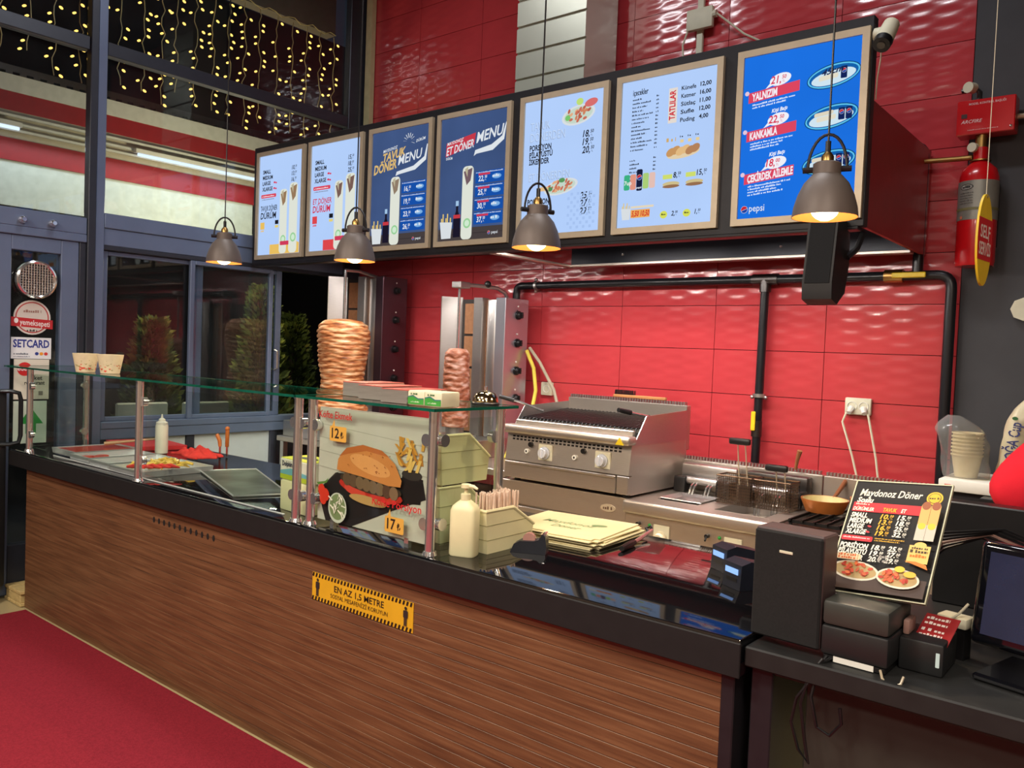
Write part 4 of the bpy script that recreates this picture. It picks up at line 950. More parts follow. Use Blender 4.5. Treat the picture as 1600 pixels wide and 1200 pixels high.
for (x, z, hz) in ((-1.20, ZP, True), (-1.895, 1.22, False)):
    v = t.part('valve', (MB().cyl((x-.045, PY, z), (x+.045, PY, z), .034, n=12) if hz else MB().cyl((x, PY, z-.045), (x, PY, z+.045), .030, n=12)), BRASS if hz else DSTEEL)
    t.part('valve_lever', (MB().bbox(x+.0, x+.16, PY-.052, PY-.044, z-.014, z+.014, .004) if hz else MB().bbox(x-.016, x+.010, PY-.052, PY-.044, z-.01, z+.10, .004)), YELLOW, sub=v)
    t.part('valve_stem', MB().cyl((x+(.01 if hz else 0), PY, z), (x+(.01 if hz else 0), PY-.046, z), .008, n=8), STEEL, sub=v)
# ------------------------------------------------------------------ sockets and hoses
def socket(x, z, wd, label, n):
    t = Thing('wall_socket', label, 'socket', (x, YW-.006, z-.045), w=True)
    b = t.part('cover_plate', MB().bbox(x-wd/2, x+wd/2, YW-.028, YW-.004, z-.045, z+.045, .006, 2), CREAMW)
    for k in range(n):
        cx = x+(k-(n-1)/2)*.06
        t.part('socket_face', MB().lathe([(.026, 0), (.026, .004), (.022, .004), (.022, -.004), (0, -.004)], 20, M=Matrix.Translation((cx, YW-.028, z)) @ Matrix.Rotation(PI/2, 4, 'X')), WHITE, sub=b)
    return t
socket(-3.43, 1.36, .095, 'single cream wall socket beside the pale doner machine', 1)
t = socket(-1.355, 1.385, .135, 'double cream wall socket with two hanging white cables', 2)
t.part('cable', MB().tube([(-1.405, YW-.05, 1.35), (-1.42, YW-.06, 1.30), (-1.36, YW-.06, 1.12), (-1.31, YW-.08, .96)], .006, 6), CREAMW)
t.part('cable', MB().tube([(-1.295, YW-.05, 1.35), (-1.28, YW-.06, 1.30), (-1.24, YW-.06, 1.12), (-1.21, YW-.08, .96)], .006, 6), CREAMW)
t.part('plug', MB().cyl((-1.385, YW-.03, 1.375), (-1.39, YW-.06, 1.35), .018, .012, 10), WHITE); t.part('plug', MB().cyl((-1.325, YW-.03, 1.375), (-1.31, YW-.06, 1.35), .018, .012, 10), WHITE)
single('gas_hose', MB().tube([(-3.52, 4.47, 1.62), (-3.46, 4.48, 1.5), (-3.42, 4.46, 1.35), (-3.40, 4.40, 1.22), (-3.42, 4.30, 1.12), (-3.45, 4.25, 1.0), (-3.45, 4.2, .905)], .013, 8), mat('yellow_hose', (206, 190, 66), .45), 'yellow gas hose hanging behind the pale doner machine', 'hose')
single('gas_hose', MB().tube([(-3.52, 4.5, 1.64), (-3.44, 4.52, 1.54), (-3.32, 4.53, 1.36), (-3.24, 4.5, 1.2), (-3.22, 4.46, 1.0), (-3.2, 4.42, .905)], .011, 8), mat('grey_hose', (168, 160, 140), .45), 'beige hose running down to the grill beside the yellow one', 'hose')

# ------------------------------------------------------------------ glass guard on the counter
ZT = .92; ZG = 1.40
def post_mesh():
    m = MB().cyl((0, 0, 0), (0, 0, .012), .026, .022, 20).cyl((0, 0, .012), (0, 0, ZG-ZT-.006), .0175, n=20).cyl((0, 0, ZG-ZT-.006), (0, 0, ZG-ZT+.0), .020, n=20)
    return m.mesh('post')
PM = post_mesh()
CM = MB().cyl((0, -.011, 0), (0, .011, 0), .021, n=18).mesh('clamp')
def guard(name, label, posts, panels, shelf, clampspec):
    t = Thing(name, label, 'glass guard', ((shelf[0]+shelf[1])/2, 1.95, ZT))
    for (x, y) in posts:
        o = obj('post', PM, CHROME, t.o, (x-t.loc[0], y-t.loc[1], 0))
    for (x, y, zz, rz) in clampspec:
        o = obj('glass_clamp', CM, CHROME, t.o, (x-t.loc[0], y-t.loc[1], zz-ZT)); o.rotation_euler = (0, 0, rz)
    for (a, b, c, d) in panels:
        pn = t.part('glass_panel', MB().box(a, b, c, d, ZT+.03, ZG-.03), GLASSC, smooth=False)
    x0, x1, y0, y1 = shelf
    s = t.part('glass_shelf', MB().box(x0+.001, x1-.001, y0+.001, y1-.001, ZG+.001, ZG+.009), GLASSC, smooth=False)
    for bx in ((x0, x1, y0, y0+.0012), (x0, x1, y1-.0012, y1), (x0, x0+.0012, y0, y1), (x1-.0012, x1, y0, y1)):
        t.part('polished_edge', MB().box(bx[0], bx[1], bx[2], bx[3], ZG, ZG+.010), GLASSE, sub=s, smooth=False)
    return t
def cl(x, y, sx): return [(x+sx*.025, y, z, 0) for z in (1.02, 1.30)]
guard('glass_guard', 'long glass sneeze guard with chrome posts around the salad end', [(-5.18, 1.955), (-5.22, 2.29), (-3.85, 1.935), (-2.63, 1.945)],
      [(-5.15, -3.88, 1.951, 1.958), (-3.82, -2.66, 1.951, 1.958), (-5.19, -5.182, 1.98, 2.26)], (-5.42, -2.60, 1.90, 2.30),
      cl(-5.18, 1.955, 1)+cl(-3.85, 1.945, 1)+cl(-2.63, 1.95, 1)+cl(-2.63, 1.95, -1)+[(-5.2, 2.27, z, PI/2) for z in (1.02, 1.30)])
guard('glass_guard', 'short glass guard with chrome posts holding the burger poster', [(-2.555, 1.955), (-1.915, 1.955), (-1.885, 2.26)],
      [(-2.525, -1.94, 1.953, 1.960), (-1.904, -1.896, 1.98, 2.235)], (-2.592, -1.86, 1.90, 2.33),
      cl(-2.555, 1.955, 1)+cl(-1.915, 1.955, -1)+[(-1.90, 1.985, z, PI/2) for z in (1.02, 1.30)]+[(-1.895, 2.235, z, PI/2) for z in (1.02, 1.30)])
# burger poster behind the glass
t = Thing('burger_poster', 'poster of a meatball sandwich with fries behind the short glass guard', 'poster', (-2.53, 1.970, .945), w=False)
PWD, PHT = .585, .425
pn = t.part('sheet', MB().box(0, PWD, 0, .004, 0, PHT), mat('poster_white', (206, 202, 190), .4, var=.05, scale=6))
t.part('support', MB().box(.02, .04, .004, .012, -.025, .3).box(PWD-.04, PWD-.02, .004, .012, -.025, .3), BLACKP) if False else None
p = Print(0, .00022)
for v in (.36, .31, .26, .2): p.rect(.0, PWD, v, v+.0025, (176, 172, 160), sk=-.06)
p.poly([(0, .105), (.10, .185), (.46, .21), (.56, .205), (.575, .15), (.44, .10), (.20, -.0), (.05, .0)], (38, 35, 36))
p.poly([(.0, .105), (.02, .122), (.12, .19), (.10, .185)], (60, 55, 52))
p.poly([(.46, .23), (.56, .215), (.55, .13), (.44, .12)], (34, 31, 31)).ell(.505, .225, .05, .018, (60, 55, 52))
for k in range(26):
    a = random.uniform(-.9, .9); u = .495+random.uniform(-.06, .06); v = .27+random.uniform(-.04, .05)
    L = random.uniform(.035, .06); c = math.cos(PI/2+a)*L; d = math.sin(PI/2+a)*L; wd = .007
    p.poly([(u-wd, v), (u+wd, v), (u+c+wd, v+d), (u+c-wd, v+d)], random.choice(((222, 170, 82), (206, 146, 60), (236, 196, 110), (190, 128, 52))))
p.ell(.30, .145, .17, .033, (196, 52, 42), rot=-4).ell(.22, .135, .06, .018, (222, 78, 62), rot=-8).ell(.37, .125, .08, .02, (214, 66, 50), rot=6).ell(.29, .108, .10, .016, (202, 160, 100), rot=-3)
p.ell(.30, .165, .165, .030, (70, 56, 44), rot=-4)
for k in range(8): p.ell(.175+k*.036, .172-k*.003, .022, .024, random.choice(((106, 82, 62), (128, 104, 78), (88, 66, 50))), rot=20)
p.poly([(.12, .20), (.125, .24), (.17, .285), (.26, .305), (.36, .295), (.43, .255), (.465, .20), (.46, .178), (.40, .175), (.26, .19), (.14, .198)], (196, 132, 70))
p.poly([(.13, .25), (.17, .285), (.26, .305), (.36, .295), (.40, .275), (.28, .285), (.18, .265)], (176, 104, 52)).ell(.30, .235, .11, .03, (214, 156, 92), rot=-10)
for k in range(18): p.ell(random.uniform(.17, .42), random.uniform(.205, .28), .003, .002, (150, 86, 44), n=6)
for u, v in ((.04, .115), (.065, .10), (.05, .085)): p.ell(u, v, .020, .024, (206, 58, 38), rot=20)
p.poly([(.01, .14), (.06, .15), (.08, .165), (.07, .145), (.02, .132)], (90, 130, 60))
p.ell(.135, .06, .052, .056, (196, 206, 190), n=26).ell(.135, .063, .045, .048, (120, 140, 96))
for k in range(20):
    a = random.uniform(0, 6.28); u = .135+random.uniform(-.03, .03); v = .065+random.uniform(-.03, .03)
    p.poly([(u, v), (u+.025*math.cos(a), v+.025*math.sin(a)), (u+.025*math.cos(a)+.004, v+.025*math.sin(a)+.004), (u+.004, v+.005)], (222, 226, 206))
p.text('Köfte Ekmek', .02, .388, .026, (196, 44, 40), bold=.012, wid=.19).text('Köfte Porsiyon', .33, .105, .027, (200, 40, 44), bold=.012, wid=.245)
for u, v, s in ((.085, .305, '12'), (.40, .02, '17')):
    p.rect(u, u+.095, v, v+.055, (214, 166, 74), r=.006).poly([(u+.012, v+.054), (u+.025, v+.08), (u+.03, v+.054)], (214, 166, 74)).text(s, u+.012, v+.012, .036, (40, 30, 24), bold=.02, wid=.042).text('₺', u+.062, v+.012, .024, (40, 30, 24), bold=.01)
p.done(t, pn, rough=.35)
for u in (.08, .48): t.part('foot_clip', MB().box(u, u+.02, -.004, .012, -.025, .008), CHROME)

# ------------------------------------------------------------------ on the guard shelf
ZS = ZG+.0105
def cup(x, y, label):
    t = Thing('paper_cup', label, 'cup', (x, y, ZS), w=False, group='paper cups on the glass shelf')
    h, r0, r1 = .098, .046, .062
    t.part('wall', MB().lathe([(0, .003), (r0-.002, .003), (r1-.002, h), (r1+.002, h), (r1+.002, h-.003), (r0, 0), (0, 0)], 28), mat('cup_paper', (214, 202, 166), .6))
    rnd = random.Random(label); m1_, m2_ = MB(), MB()
    for k in range(80):
        a = rnd.uniform(0, 6.28); z = rnd.uniform(.012, .086); r = r0+(r1-r0)*z/h+.0006
        c = Vector((r*math.cos(a), r*math.sin(a), z)); tx = Vector((-math.sin(a), math.cos(a), 0)); s = rnd.uniform(.004, .0085)
        (m1_ if k % 2 else m2_).add([c-tx*s, c-Vector((0, 0, s)), c+tx*s, c+Vector((0, 0, s*1.2))], [(0, 1, 2, 3)])
    t.part('printed_pattern', m1_, mat('cup_red', (206, 66, 44), .6), kind='stuff'); t.part('printed_pattern', m2_, mat('cup_olive', (150, 140, 84), .6), kind='stuff')
cup(-4.52, 1.975, 'patterned paper cup nearer the door on the glass shelf')
cup(-4.36, 2.03, 'patterned paper cup nearer the chicken doner on the glass shelf')
GP = mat('leaflet_edges', (128, 124, 116), .7, var=.2, scale=10, stretch=(1, 1, 60)); RP = mat('leaflet_cover', (176, 84, 74), .5, var=.3, scale=14)
for k, (x, y, n) in enumerate(((-2.46, 2.17, 17), (-2.30, 2.11, 16), (-2.13, 2.07, 15))):
    t = Thing('leaflet_stack', ('stack of menu leaflets nearest the chicken doner', 'middle one of three leaflet stacks on the glass shelf', 'stack of menu leaflets beside the tissue packs')[k], 'leaflets', (x, y, ZS), rz=.02, w=False, group='leaflet stacks on the glass shelf')
    for j in range(n):
        dx = random.uniform(-.002, .002)
        if j < n-1: t.part('leaflet', MB().box(-.065+dx, .065+dx, -.10, .10, j*.0032, j*.0032+.003), GP, smooth=False)
        else: t.part('cover_leaflet', MB().box(-.065+dx, .065+dx, -.10, .10, j*.0032, j*.0032+.003), RP, smooth=False)
for k, x in enumerate((-2.005, -1.925)):
    t = Thing('tissue_pack', ('green and white tissue pack beside the leaflet stacks', 'green and white tissue pack beside the service bell')[k], 'tissue pack', (x, 2.0, ZS), rz=.1, w=False, group='tissue packs on the glass shelf')
    b = t.part('pack', MB().bbox(-.037, .037, -.05, .05, 0, .05, .006, 2), mat('pack_white', (224, 220, 190), .4))
    p = Print(-.0502, .0003); p.poly([(-.034, .004), (.034, .004), (.034, .022), (.01, .020), (-.012, .03), (-.034, .026)], (64, 158, 60)).poly([(-.034, .026), (-.012, .03), (.01, .02), (.034, .022), (.034, .026), (.01, .025), (-.012, .035), (-.034, .030)], (60, 120, 110)).greek(-.022, .036, .03, .008, (60, 110, 60)).greek(-.02, .01, .036, .005, (206, 230, 190)); p.done(t, b)
t = Thing('service_bell', 'chrome and brass service bell at the end of the glass shelf', 'bell', (-1.925, 2.22, ZS), w=False)
t.part('dome', MB().lathe([(.046, .012), (.044, .026), (.034, .042), (.016, .05), (0, .052)], 24), mat('bell_brass', (206, 186, 140), .12, 1)); t.part('base', MB().lathe([(0, 0), (.05, 0), (.05, .008), (.044, .013), (0, .013)], 24), BLACKP); t.part('button', MB().lathe([(0, .068), (.006, .066), (.006, .052), (.003, .05)], 10), CHROME)

# ------------------------------------------------------------------ salad end of the counter
t = Thing('pan_rail', 'row of steel food pans set into the counter at the salad end', 'food pans', (-4.4, 2.15, ZT)) if False else None
STP = mat('pan_steel', (214, 216, 218), .3, .6, var=.04)
def foodpan(x0, x1, y0, y1, label, fill, z=.0):
    t = Thing('food_pan', label, 'food pan', ((x0+x1)/2, (y0+y1)/2, ZT+.0005), group='steel food pans at the salad end')
    H_ = .032; m = MB()
    r = .012
    m.add([(x0, y0, ZT+H_), (x1, y0, ZT+H_), (x1, y1, ZT+H_), (x0, y1, ZT+H_), (x0+r, y0+r, ZT+H_), (x1-r, y0+r, ZT+H_), (x1-r, y1-r, ZT+H_), (x0+r, y1-r, ZT+H_),
           (x0+r+.006, y0+r+.006, ZT+.006), (x1-r-.006, y0+r+.006, ZT+.006), (x1-r-.006, y1-r-.006, ZT+.006), (x0+r+.006, y1-r-.006, ZT+.006),
           (x0+.004, y0+.004, ZT+.001), (x1-.004, y0+.004, ZT+.001), (x1-.004, y1-.004, ZT+.001), (x0+.004, y1-.004, ZT+.001)],
          [(0, 1, 5, 4), (1, 2, 6, 5), (2, 3, 7, 6), (3, 0, 4, 7), (4, 5, 9, 8), (5, 6, 10, 9), (6, 7, 11, 10), (7, 4, 8, 11), (8, 9, 10, 11), (0, 12, 13, 1), (1, 13, 14, 2), (2, 14, 15, 3), (3, 15, 12, 0), (12, 15, 14, 13)])
    t.part('tray', m, STP, smooth=False)
    return t
SAUCE = mat('red_sauce', (176, 60, 40), .25, var=.2, scale=40)
t = foodpan(-5.06, -4.76, 2.03, 2.40, 'steel food pan full of red sauce at the far end', 1)
t.part('sauce', MB().bbox(-5.04, -4.78, 2.05, 2.38, ZT+.006, ZT+.029, .004), SAUCE)
t = foodpan(-4.73, -4.50, 1.99, 2.36, 'steel food pan with a few tomato slices', 2)
for (x, y) in ((-4.66, 2.06), (-4.60, 2.10), (-4.65, 2.13)): t.part('tomato_slice', MB().cyl((x, y, ZT+.01), (x, y, ZT+.022), .035, n=18), mat('tomato', (196, 62, 40), .3))
t = foodpan(-4.47, -4.26, 1.98, 2.36, 'empty steel food pan between the tomatoes and the pickled peppers', 3)
t = foodpan(-4.22, -3.90, 1.97, 2.36, 'steel food pan of yellow and red pickled peppers', 4)
YP = mat('yellow_pepper', (214, 178, 78), .35, var=.12); RPp = mat('red_pepper', (206, 62, 56), .35, var=.1)
for k in range(34):
    x = random.uniform(-4.17, -3.96); y = random.uniform(2.03, 2.28); a = random.uniform(0, 6.28); z = ZT+.020+random.uniform(0, .028); L = random.uniform(.03, .05)
    t.part('pepper_slice', MB().tube([(x-L*math.cos(a), y-L*math.sin(a), z), (x, y, z+.008), (x+L*math.cos(a)*.8, y+L*math.sin(a)*.8, z-.002)], [.006, .0095, .003], 6), YP)
for k in range(5):
    x = -3.98+.02*k; y = 1.985+.035*k
    t.part('red_pepper', MB().tube([(x-.05, y-.015, ZT+.044), (x, y, ZT+.052), (x+.05, y+.02, ZT+.046)], [.007, .012, .004], 7), RPp)
t = Thing('cutting_board', 'red plastic cutting board beside the sauce pan', 'cutting board', (-5.0, 2.62, ZT+.0005))
t.part('slab', MB().prism([(-5.30, 2.45), (-4.88, 2.40), (-4.80, 2.72), (-5.22, 2.77)], 'xy', ZT+.0005, ZT+.026), REDPL)
single('steel_spoon', MB().tube([(-4.93, 2.27, ZT+.05), (-4.83, 2.43, ZT+.07), (-4.74, 2.56, ZT+.085)], [.012, .006, .005], 8), mat('spoon_tan', (190, 150, 110), .4), 'tan spoon resting in the red sauce pan', 'spoon')
t = Thing('squeeze_bottle', 'white squeeze sauce bottle standing beside the red cutting board', 'bottle', (-4.70, 2.50, ZT+.0005), w=False)
t.part('bottle_body', MB().lathe([(0, 0), (.033, 0), (.036, .004), (.036, .165), (.033, .172), (.028, .175)], 28), mat('sauce_white', (232, 228, 214), .4)); t.part('cap', MB().lathe([(.033, .172), (.033, .186), (.020, .192), (.018, .205), (.008, .21), (.003, .235), (0, .235)], 24), WHITE)
# crumpled red cloth
def cloth(x, y, label):
    rnd = random.Random(4); n = 26; vs = []; fs = []
    for j in range(n+1):
        for i in range(n+1):
            u = (i/n-.5)*2; v = (j/n-.5)*2; r = math.hypot(u, v)
            e = max(0, 1-max(abs(u), abs(v))**4)
            h = .010+.034*e*max(0, 1-.55*r)*(1+.35*math.sin(5*u+3*v)+.3*math.sin(9*v-4*u+1))+.006*math.sin(17*u+6)*e+.005*math.sin(15*v+11*u)*e
            vs.append((x+.16*u*(1+.12*math.sin(4*v+1))+.008*math.sin(9*v), y+.085*v*(1+.2*math.sin(3*u)), ZT+max(.003, h if e > .02 else .004)))
    for j in range(n):
        for i in range(n): a = j*(n+1)+i; fs.append((a, a+1, a+n+2, a+n+1))
    m = MB(); m.add(vs, fs); return single('cloth', m, mat('red_cloth', (214, 66, 62), .9, spec=.1, var=.12, scale=30, bump=.3, bscale=200), label, 'cloth', base=(x, y, ZT), ang=70)
c_ = cloth(-4.48, 2.60, 'crumpled red cleaning cloth by the white infill panel')
md = c_.modifiers.new('thick', 'SOLIDIFY'); md.thickness = .003; md.offset = 1
for k, (x, y, lab) in enumerate(((-4.38, 2.735, 'knife with an orange wooden handle standing beside the red cloth'), (-4.43, 2.72, 'shorter tool with a curved orange handle standing beside the red cloth'))):
    t = Thing('kitchen_knife', lab, 'knife', (x, y, ZT), group='orange handled tools')
    t.part('blade', MB().bbox(x-.010, x+.010, y-.002, y+.002, ZT+.0005, ZT+.06, .001), CHROME)
    if k == 0: t.part('handle', MB().bbox(x-.011, x+.011, y-.009, y+.009, ZT+.055, ZT+.165, .006, 2).sphere((x, y, ZT+.165), .014, 10, 8), mat('handle_orange', (196, 110, 50), .45))
    else: t.part('handle', MB().tube([(x, y, ZT+.055), (x-.006, y, ZT+.09), (x-.03, y-.004, ZT+.125)], [.010, .012, .011], 8), mat('handle_orange', (196, 110, 50), .45))
t = Thing('griddle_plate', 'scorched steel griddle plate lying on the counter', 'griddle', (-3.5, 2.3, ZT))
t.part('plate', MB().prism([(-3.19, 2.03), (-3.10, 2.25), (-3.82, 2.56), (-3.92, 2.30)], 'xy', ZT+.0005, ZT+.008), ramp(mat('scorched_steel', (96, 98, 98), .3, .75, scale=5), [(.3, (52, 50, 48)), (.5, (104, 108, 106)), (.75, (140, 150, 148))]))
t.part('rim', MB().tube([(-3.92, 2.30, ZT+.008), (-3.19, 2.03, ZT+.008), (-3.10, 2.25, ZT+.008), (-3.82, 2.56, ZT+.008), (-3.92, 2.30, ZT+.008)], .004, 6), STP)
single('counter_rail', MB().bbox(-4.9, -2.75, 1.972, 1.984, ZT+.0005, ZT+.006, .002), STP, 'thin steel rail inlaid along the counter edge behind the glass', 'rail')
t = Thing('storage_box', 'cream box carrying a yellow and white tissue box behind the chrome posts', 'box', (-2.76, 2.10, ZT), rz=-.10, w=False)
t.part('base_box', MB().bbox(-.105, .105, -.07, .07, .0005, .125, .008, 2), CREAM)
t = Thing('tissue_box', 'yellow and white tissue box resting on the cream box', 'tissue box', (-2.76, 2.10, ZT+.126), rz=-.10, w=False)
b = t.part('carton', MB().bbox(-.115, .115, -.065, .065, 0, .085, .003), mat('carton_white', (224, 222, 206), .5))
t.part('carton_lid', MB().bbox(-.113, .113, -.063, .063, .085, .088, .001), mat('carton_yellow', (214, 214, 70), .5)); t.part('opening', MB().prism([(.06*math.cos(a*PI/8), .022*math.sin(a*PI/8)) for a in range(16)], 'xy', .088, .089), mat('carton_dark', (60, 70, 70), .7))
p = Print(-.0652, .0003); p.rect(-.113, .113, .002, .022, (176, 196, 50)).poly([(-.113, .022), (.113, .022), (.113, .035), (.05, .04), (-.03, .05), (-.113, .035)], (110, 176, 186)).text('Dolphin', -.098, .056, .020, (40, 50, 76), bold=.03, wid=.078); p.done(t, b)
t = Thing('pump_bottle', 'cream pump soap bottle standing beside the burger poster', 'bottle', (-1.835, 2.035, ZT+.0005), rz=.35, w=False)
bw = MB(); secs = [(.043, .030, 0), (.046, .034, .006), (.046, .034, .15), (.040, .029, .166), (.018, .015, .185), (.016, .016, .186)]
vs = []; fs = []; n = 24
for (a, b_, z) in secs:
    for k in range(n):
        th = 2*PI*k/n; c, s_ = math.cos(th), math.sin(th); e = .45
        vs.append((a*math.copysign(abs(c)**e, c), b_*math.copysign(abs(s_)**e, s_), z))
for i in range(len(secs)-1):
    for k in range(n): fs.append((i*n+k, i*n+(k+1) % n, (i+1)*n+(k+1) % n, (i+1)*n+k))
fs += [tuple(range(n-1, -1, -1)), tuple(range((len(secs)-1)*n, len(secs)*n))]
bw.add(vs, fs); t.part('bottle_body', bw, CREAM); t.part('collar', MB().lathe([(.017, .186), (.017, .205), (.012, .208), (0, .208)], 18), CREAM)
t.part('pump_head', MB().cyl((0, 0, .205), (0, 0, .225), .006, n=10).lathe([(0, .24), (.016, .238), (.017, .226), (0, .224)], 16).tube([(0, 0, .233), (.03, -.006, .232), (.045, -.009, .226)], [.008, .006, .004], 8), CREAM)
# two cream storage bins
def pick_bin(x0, x1, y0, y1, z, h, label):
    """open-fronted picking bin: the side walls fall towards the kitchen side"""
    t = Thing('storage_bin', label, 'bin', ((x0+x1)/2, (y0+y1)/2, z), group='cream storage bins')
    ym = y0+(y1-y0)*.55; w_ = .004
    side = [(y0+.012, z), (y1-.012, z), (y1, z+h*.5), (ym, z+h), (y0, z+h)]
    m = MB().prism(side, 'yz', x0, x0+w_).prism(side, 'yz', x1-w_, x1)
    m.prism([(y0+.012, z), (y0+.016, z), (y0+w_, z+h), (y0, z+h)], 'yz', x0+w_, x1-w_).prism([(y1-.016, z), (y1-.012, z), (y1, z+h*.5), (y1-w_, z+h*.5)], 'yz', x0+w_, x1-w_)
    m.box(x0+w_, x1-w_, y0+.014, y1-.014, z, z+.004)
    b = t.part('tub', m, CREAM, ang=20)
    rim = [(x0, y0, z+h), (x1, y0, z+h), (x1, ym, z+h), (x1, y1, z+h*.5), (x0, y1, z+h*.5), (x0, ym, z+h), (x0, y0, z+h)]
    t.part('rim', MB().tube(rim, .006, 6), CREAM, sub=b)
    for k in (.32, .66):
        zz = z+h*k; o = .012*(1-k)
        t.part('seam', MB().tube([(x0-.0005, y0+o-.0005, zz), (x1+.0005, y0+o-.0005, zz), (x1+.0005, y1-.012 if k < .5 else y1-(y1-ym)*.35, zz)], .0014, 4), mat('seam_olive', (160, 154, 112), .5), sub=b)
pick_bin(-1.876, -1.788, 2.088, 2.350, ZT+.0005, .145, 'cream ribbed picking bin holding the bundle of straws')
pick_bin(-2.17, -2.0, 2.08, 2.34, ZT+.0005, .195, 'lower one of two stacked cream picking bins behind the glass')
pick_bin(-2.17, -2.0, 2.08, 2.34, ZT+.205, .175, 'upper one of two stacked cream picking bins behind the glass')
STRAW = mat('pink_white_straw', (232, 206, 186), .4, var=.1, scale=60)
sm = MB().cyl((0, 0, 0), (0, 0, .185), .0035, n=7).mesh('straw')
for k in range(90):
    x = -1.832+random.uniform(-.033, .033); y = 2.20+random.uniform(-.085, .075)
    o = obj('straw', sm, STRAW, None, (x, y, ZT+.012)); o.rotation_euler = (random.uniform(-.07, .07), random.uniform(-.05, .03), 0)
    tag(o, 'pinkish wrapped drinking straw in the cream bin', 'straw', 'straws in the cream bin')
t = Thing('tape_dispenser', 'dark grey tape dispenser in front of the straw bin', 'tape dispenser', (-1.715, 2.235, ZT+.0005), rz=.45, w=False, scale=.82)
TD = mat('charcoal_plastic', (34, 38, 46), .35)
t.part('body', MB().prism([(-.075, 0), (.075, 0), (.078, .03), (.072, .075), (.058, .085), (.045, .06), (.02, .052), (-.035, .05), (-.06, .035)], 'xz', -.03, .03), TD)
t.part('tape_roll', MB().cyl((-.0, -.012, .056), (-.0, .012, .056), .026, n=22), mat('tape_brown', (176, 130, 120), .3)); t.part('cutter', MB().box(.066, .076, -.02, .02, .078, .088), CHROME)
# paper bags
BAG = mat('cream_paper', (220, 208, 164), .75, var=.06, scale=5)
for k in range(7):
    dx, dy, rz = ((0, 0, .05), (.015, .01, .0), (-.01, .015, .1), (.02, .0, .04), (.0, .01, .12), (.01, -.01, .02), (-.005, .0, .08))[k]
    t = Thing('paper_bag', 'cream paper bag with green print, topmost of its pile' if k == 6 else 'flat cream paper bag inside the pile beside the tape dispenser', 'paper bag', (-1.78+dx, 2.59+dy, ZT+.0005+k*.0055), rz=rz+.05, w=False, group='paper bags in the pile')
    b = t.part('sheet', MB().bbox(-.20, .20, -.17, .17, 0, .005, .0015), BAG)
    t.part('fold', MB().bbox(-.02, .18, -.20, -.165, 0, .0045, .001), BAG)
    if k == 6:
        p = Print(0, .0003); G = (130, 156, 110)
        p.text('Maydonoz', -.12, -.02, .045, G, bold=.015, wid=.22, shear=.2).text('Döner', -.05, -.085, .04, G, bold=.015, wid=.12, shear=.2).ell(.10, .03, .03, .018, G, rot=20)
        p.done(t, b, Matrix.Translation((0, 0, .005)) @ Matrix.Rotation(-PI/2, 4, 'X'))
t = Thing('sharpening_steel', 'black-handled sharpening steel lying across the counter edge', 'tool', (-1.5, 2.62, ZT), w=True)
t.part('handle', MB().tube([(-1.497, 2.48, ZT+.012), (-1.508, 2.55, ZT+.013), (-1.518, 2.60, ZT+.012)], [.010, .013, .011], 8), BLACKP); t.part('rod', MB().cyl((-1.518, 2.60, ZT+.012), (-1.56, 2.80, ZT+.02), .007, n=8), CHROME); t.part('ring', MB().tube([(-1.56, 2.80, ZT+.02), (-1.575, 2.82, ZT+.03), (-1.59, 2.81, ZT+.022), (-1.57, 2.795, ZT+.014)], .006, 6), BLACKP)
# card terminals
def terminal(x, y, rz, label):
    t = Thing('card_terminal', label, 'card terminal', (x, y, ZT+.0005), rz=rz, w=False, group='card terminals on the counter')
    b = t.part('body', MB().prism([(-.09, 0), (.09, 0), (.09, .03), (.06, .06), (-.05, .085), (-.085, .075)], 'yz', -.042, .042), mat('terminal_navy', (26, 30, 42), .35), ang=25)
    M = Matrix.Translation((0, 0, 0))
    t.part('screen', MB().box(-.03, .03, -.0905, -.089, .045, .062), emit('terminal_screen', (150, 190, 255), 1.2), sub=b)
    t.part('printer_slot', MB().box(-.025, .025, -.0895, -.0885, .022, .034), BLACKP, sub=b)
terminal(-1.10, 2.58, -.55, 'navy card terminal with lit display, further from the loudspeaker')
terminal(-.985, 2.42, -.50, 'navy card terminal with lit display, touching distance from the loudspeaker')
# ------------------------------------------------------------------ on the cash desk
ZD = .905
t = Thing('loudspeaker', 'black boxy loudspeaker with a brownish top on the cash desk', 'loudspeaker', (-.72, 2.09, ZT), rz=-.06, w=False)
t.part('cabinet', MB().bbox(-.09, .083, -.10, -.015, .0005, .272, .004), mat('speaker_vinyl', (70, 54, 54), .5, var=.1)); g = t.part('front_grille', MB().bbox(-.088, .083, -.112, -.10, .004, .268, .004), mat('speaker_cloth', (17, 17, 18), .9, var=.3, scale=200)); t.part('badge', MB().bbox(-.022, .012, -.114, -.112, .218, .225, .001), CREAMW, sub=g)
t.part('foot', MB().box(-.08, .075, -.09, .11, -.0145, .001), BLACKP) if False else None
t = Thing('receipt_printer', 'dark grey receipt printer under the price sign', 'printer', (-.56, 2.05, ZD+.0005), rz=-.02, w=False)
PRN = mat('printer_graphite', (54, 56, 52), .4); PRD = mat('printer_black', (30, 31, 32), .4)
t.part('lower_body', MB().bbox(-.075, .075, -.08, .10, .016, .085, .006, 2), PRD); t.part('upper_body', MB().bbox(-.075, .075, -.08, .10, .086, .145, .010, 2), PRN); t.part('base_plate', MB().bbox(-.07, .07, -.075, .095, 0, .016, .003), BLACKP)
t.part('connector_plate', MB().box(-.045, .045, -.077, -.074, .002, .015), WHITE)
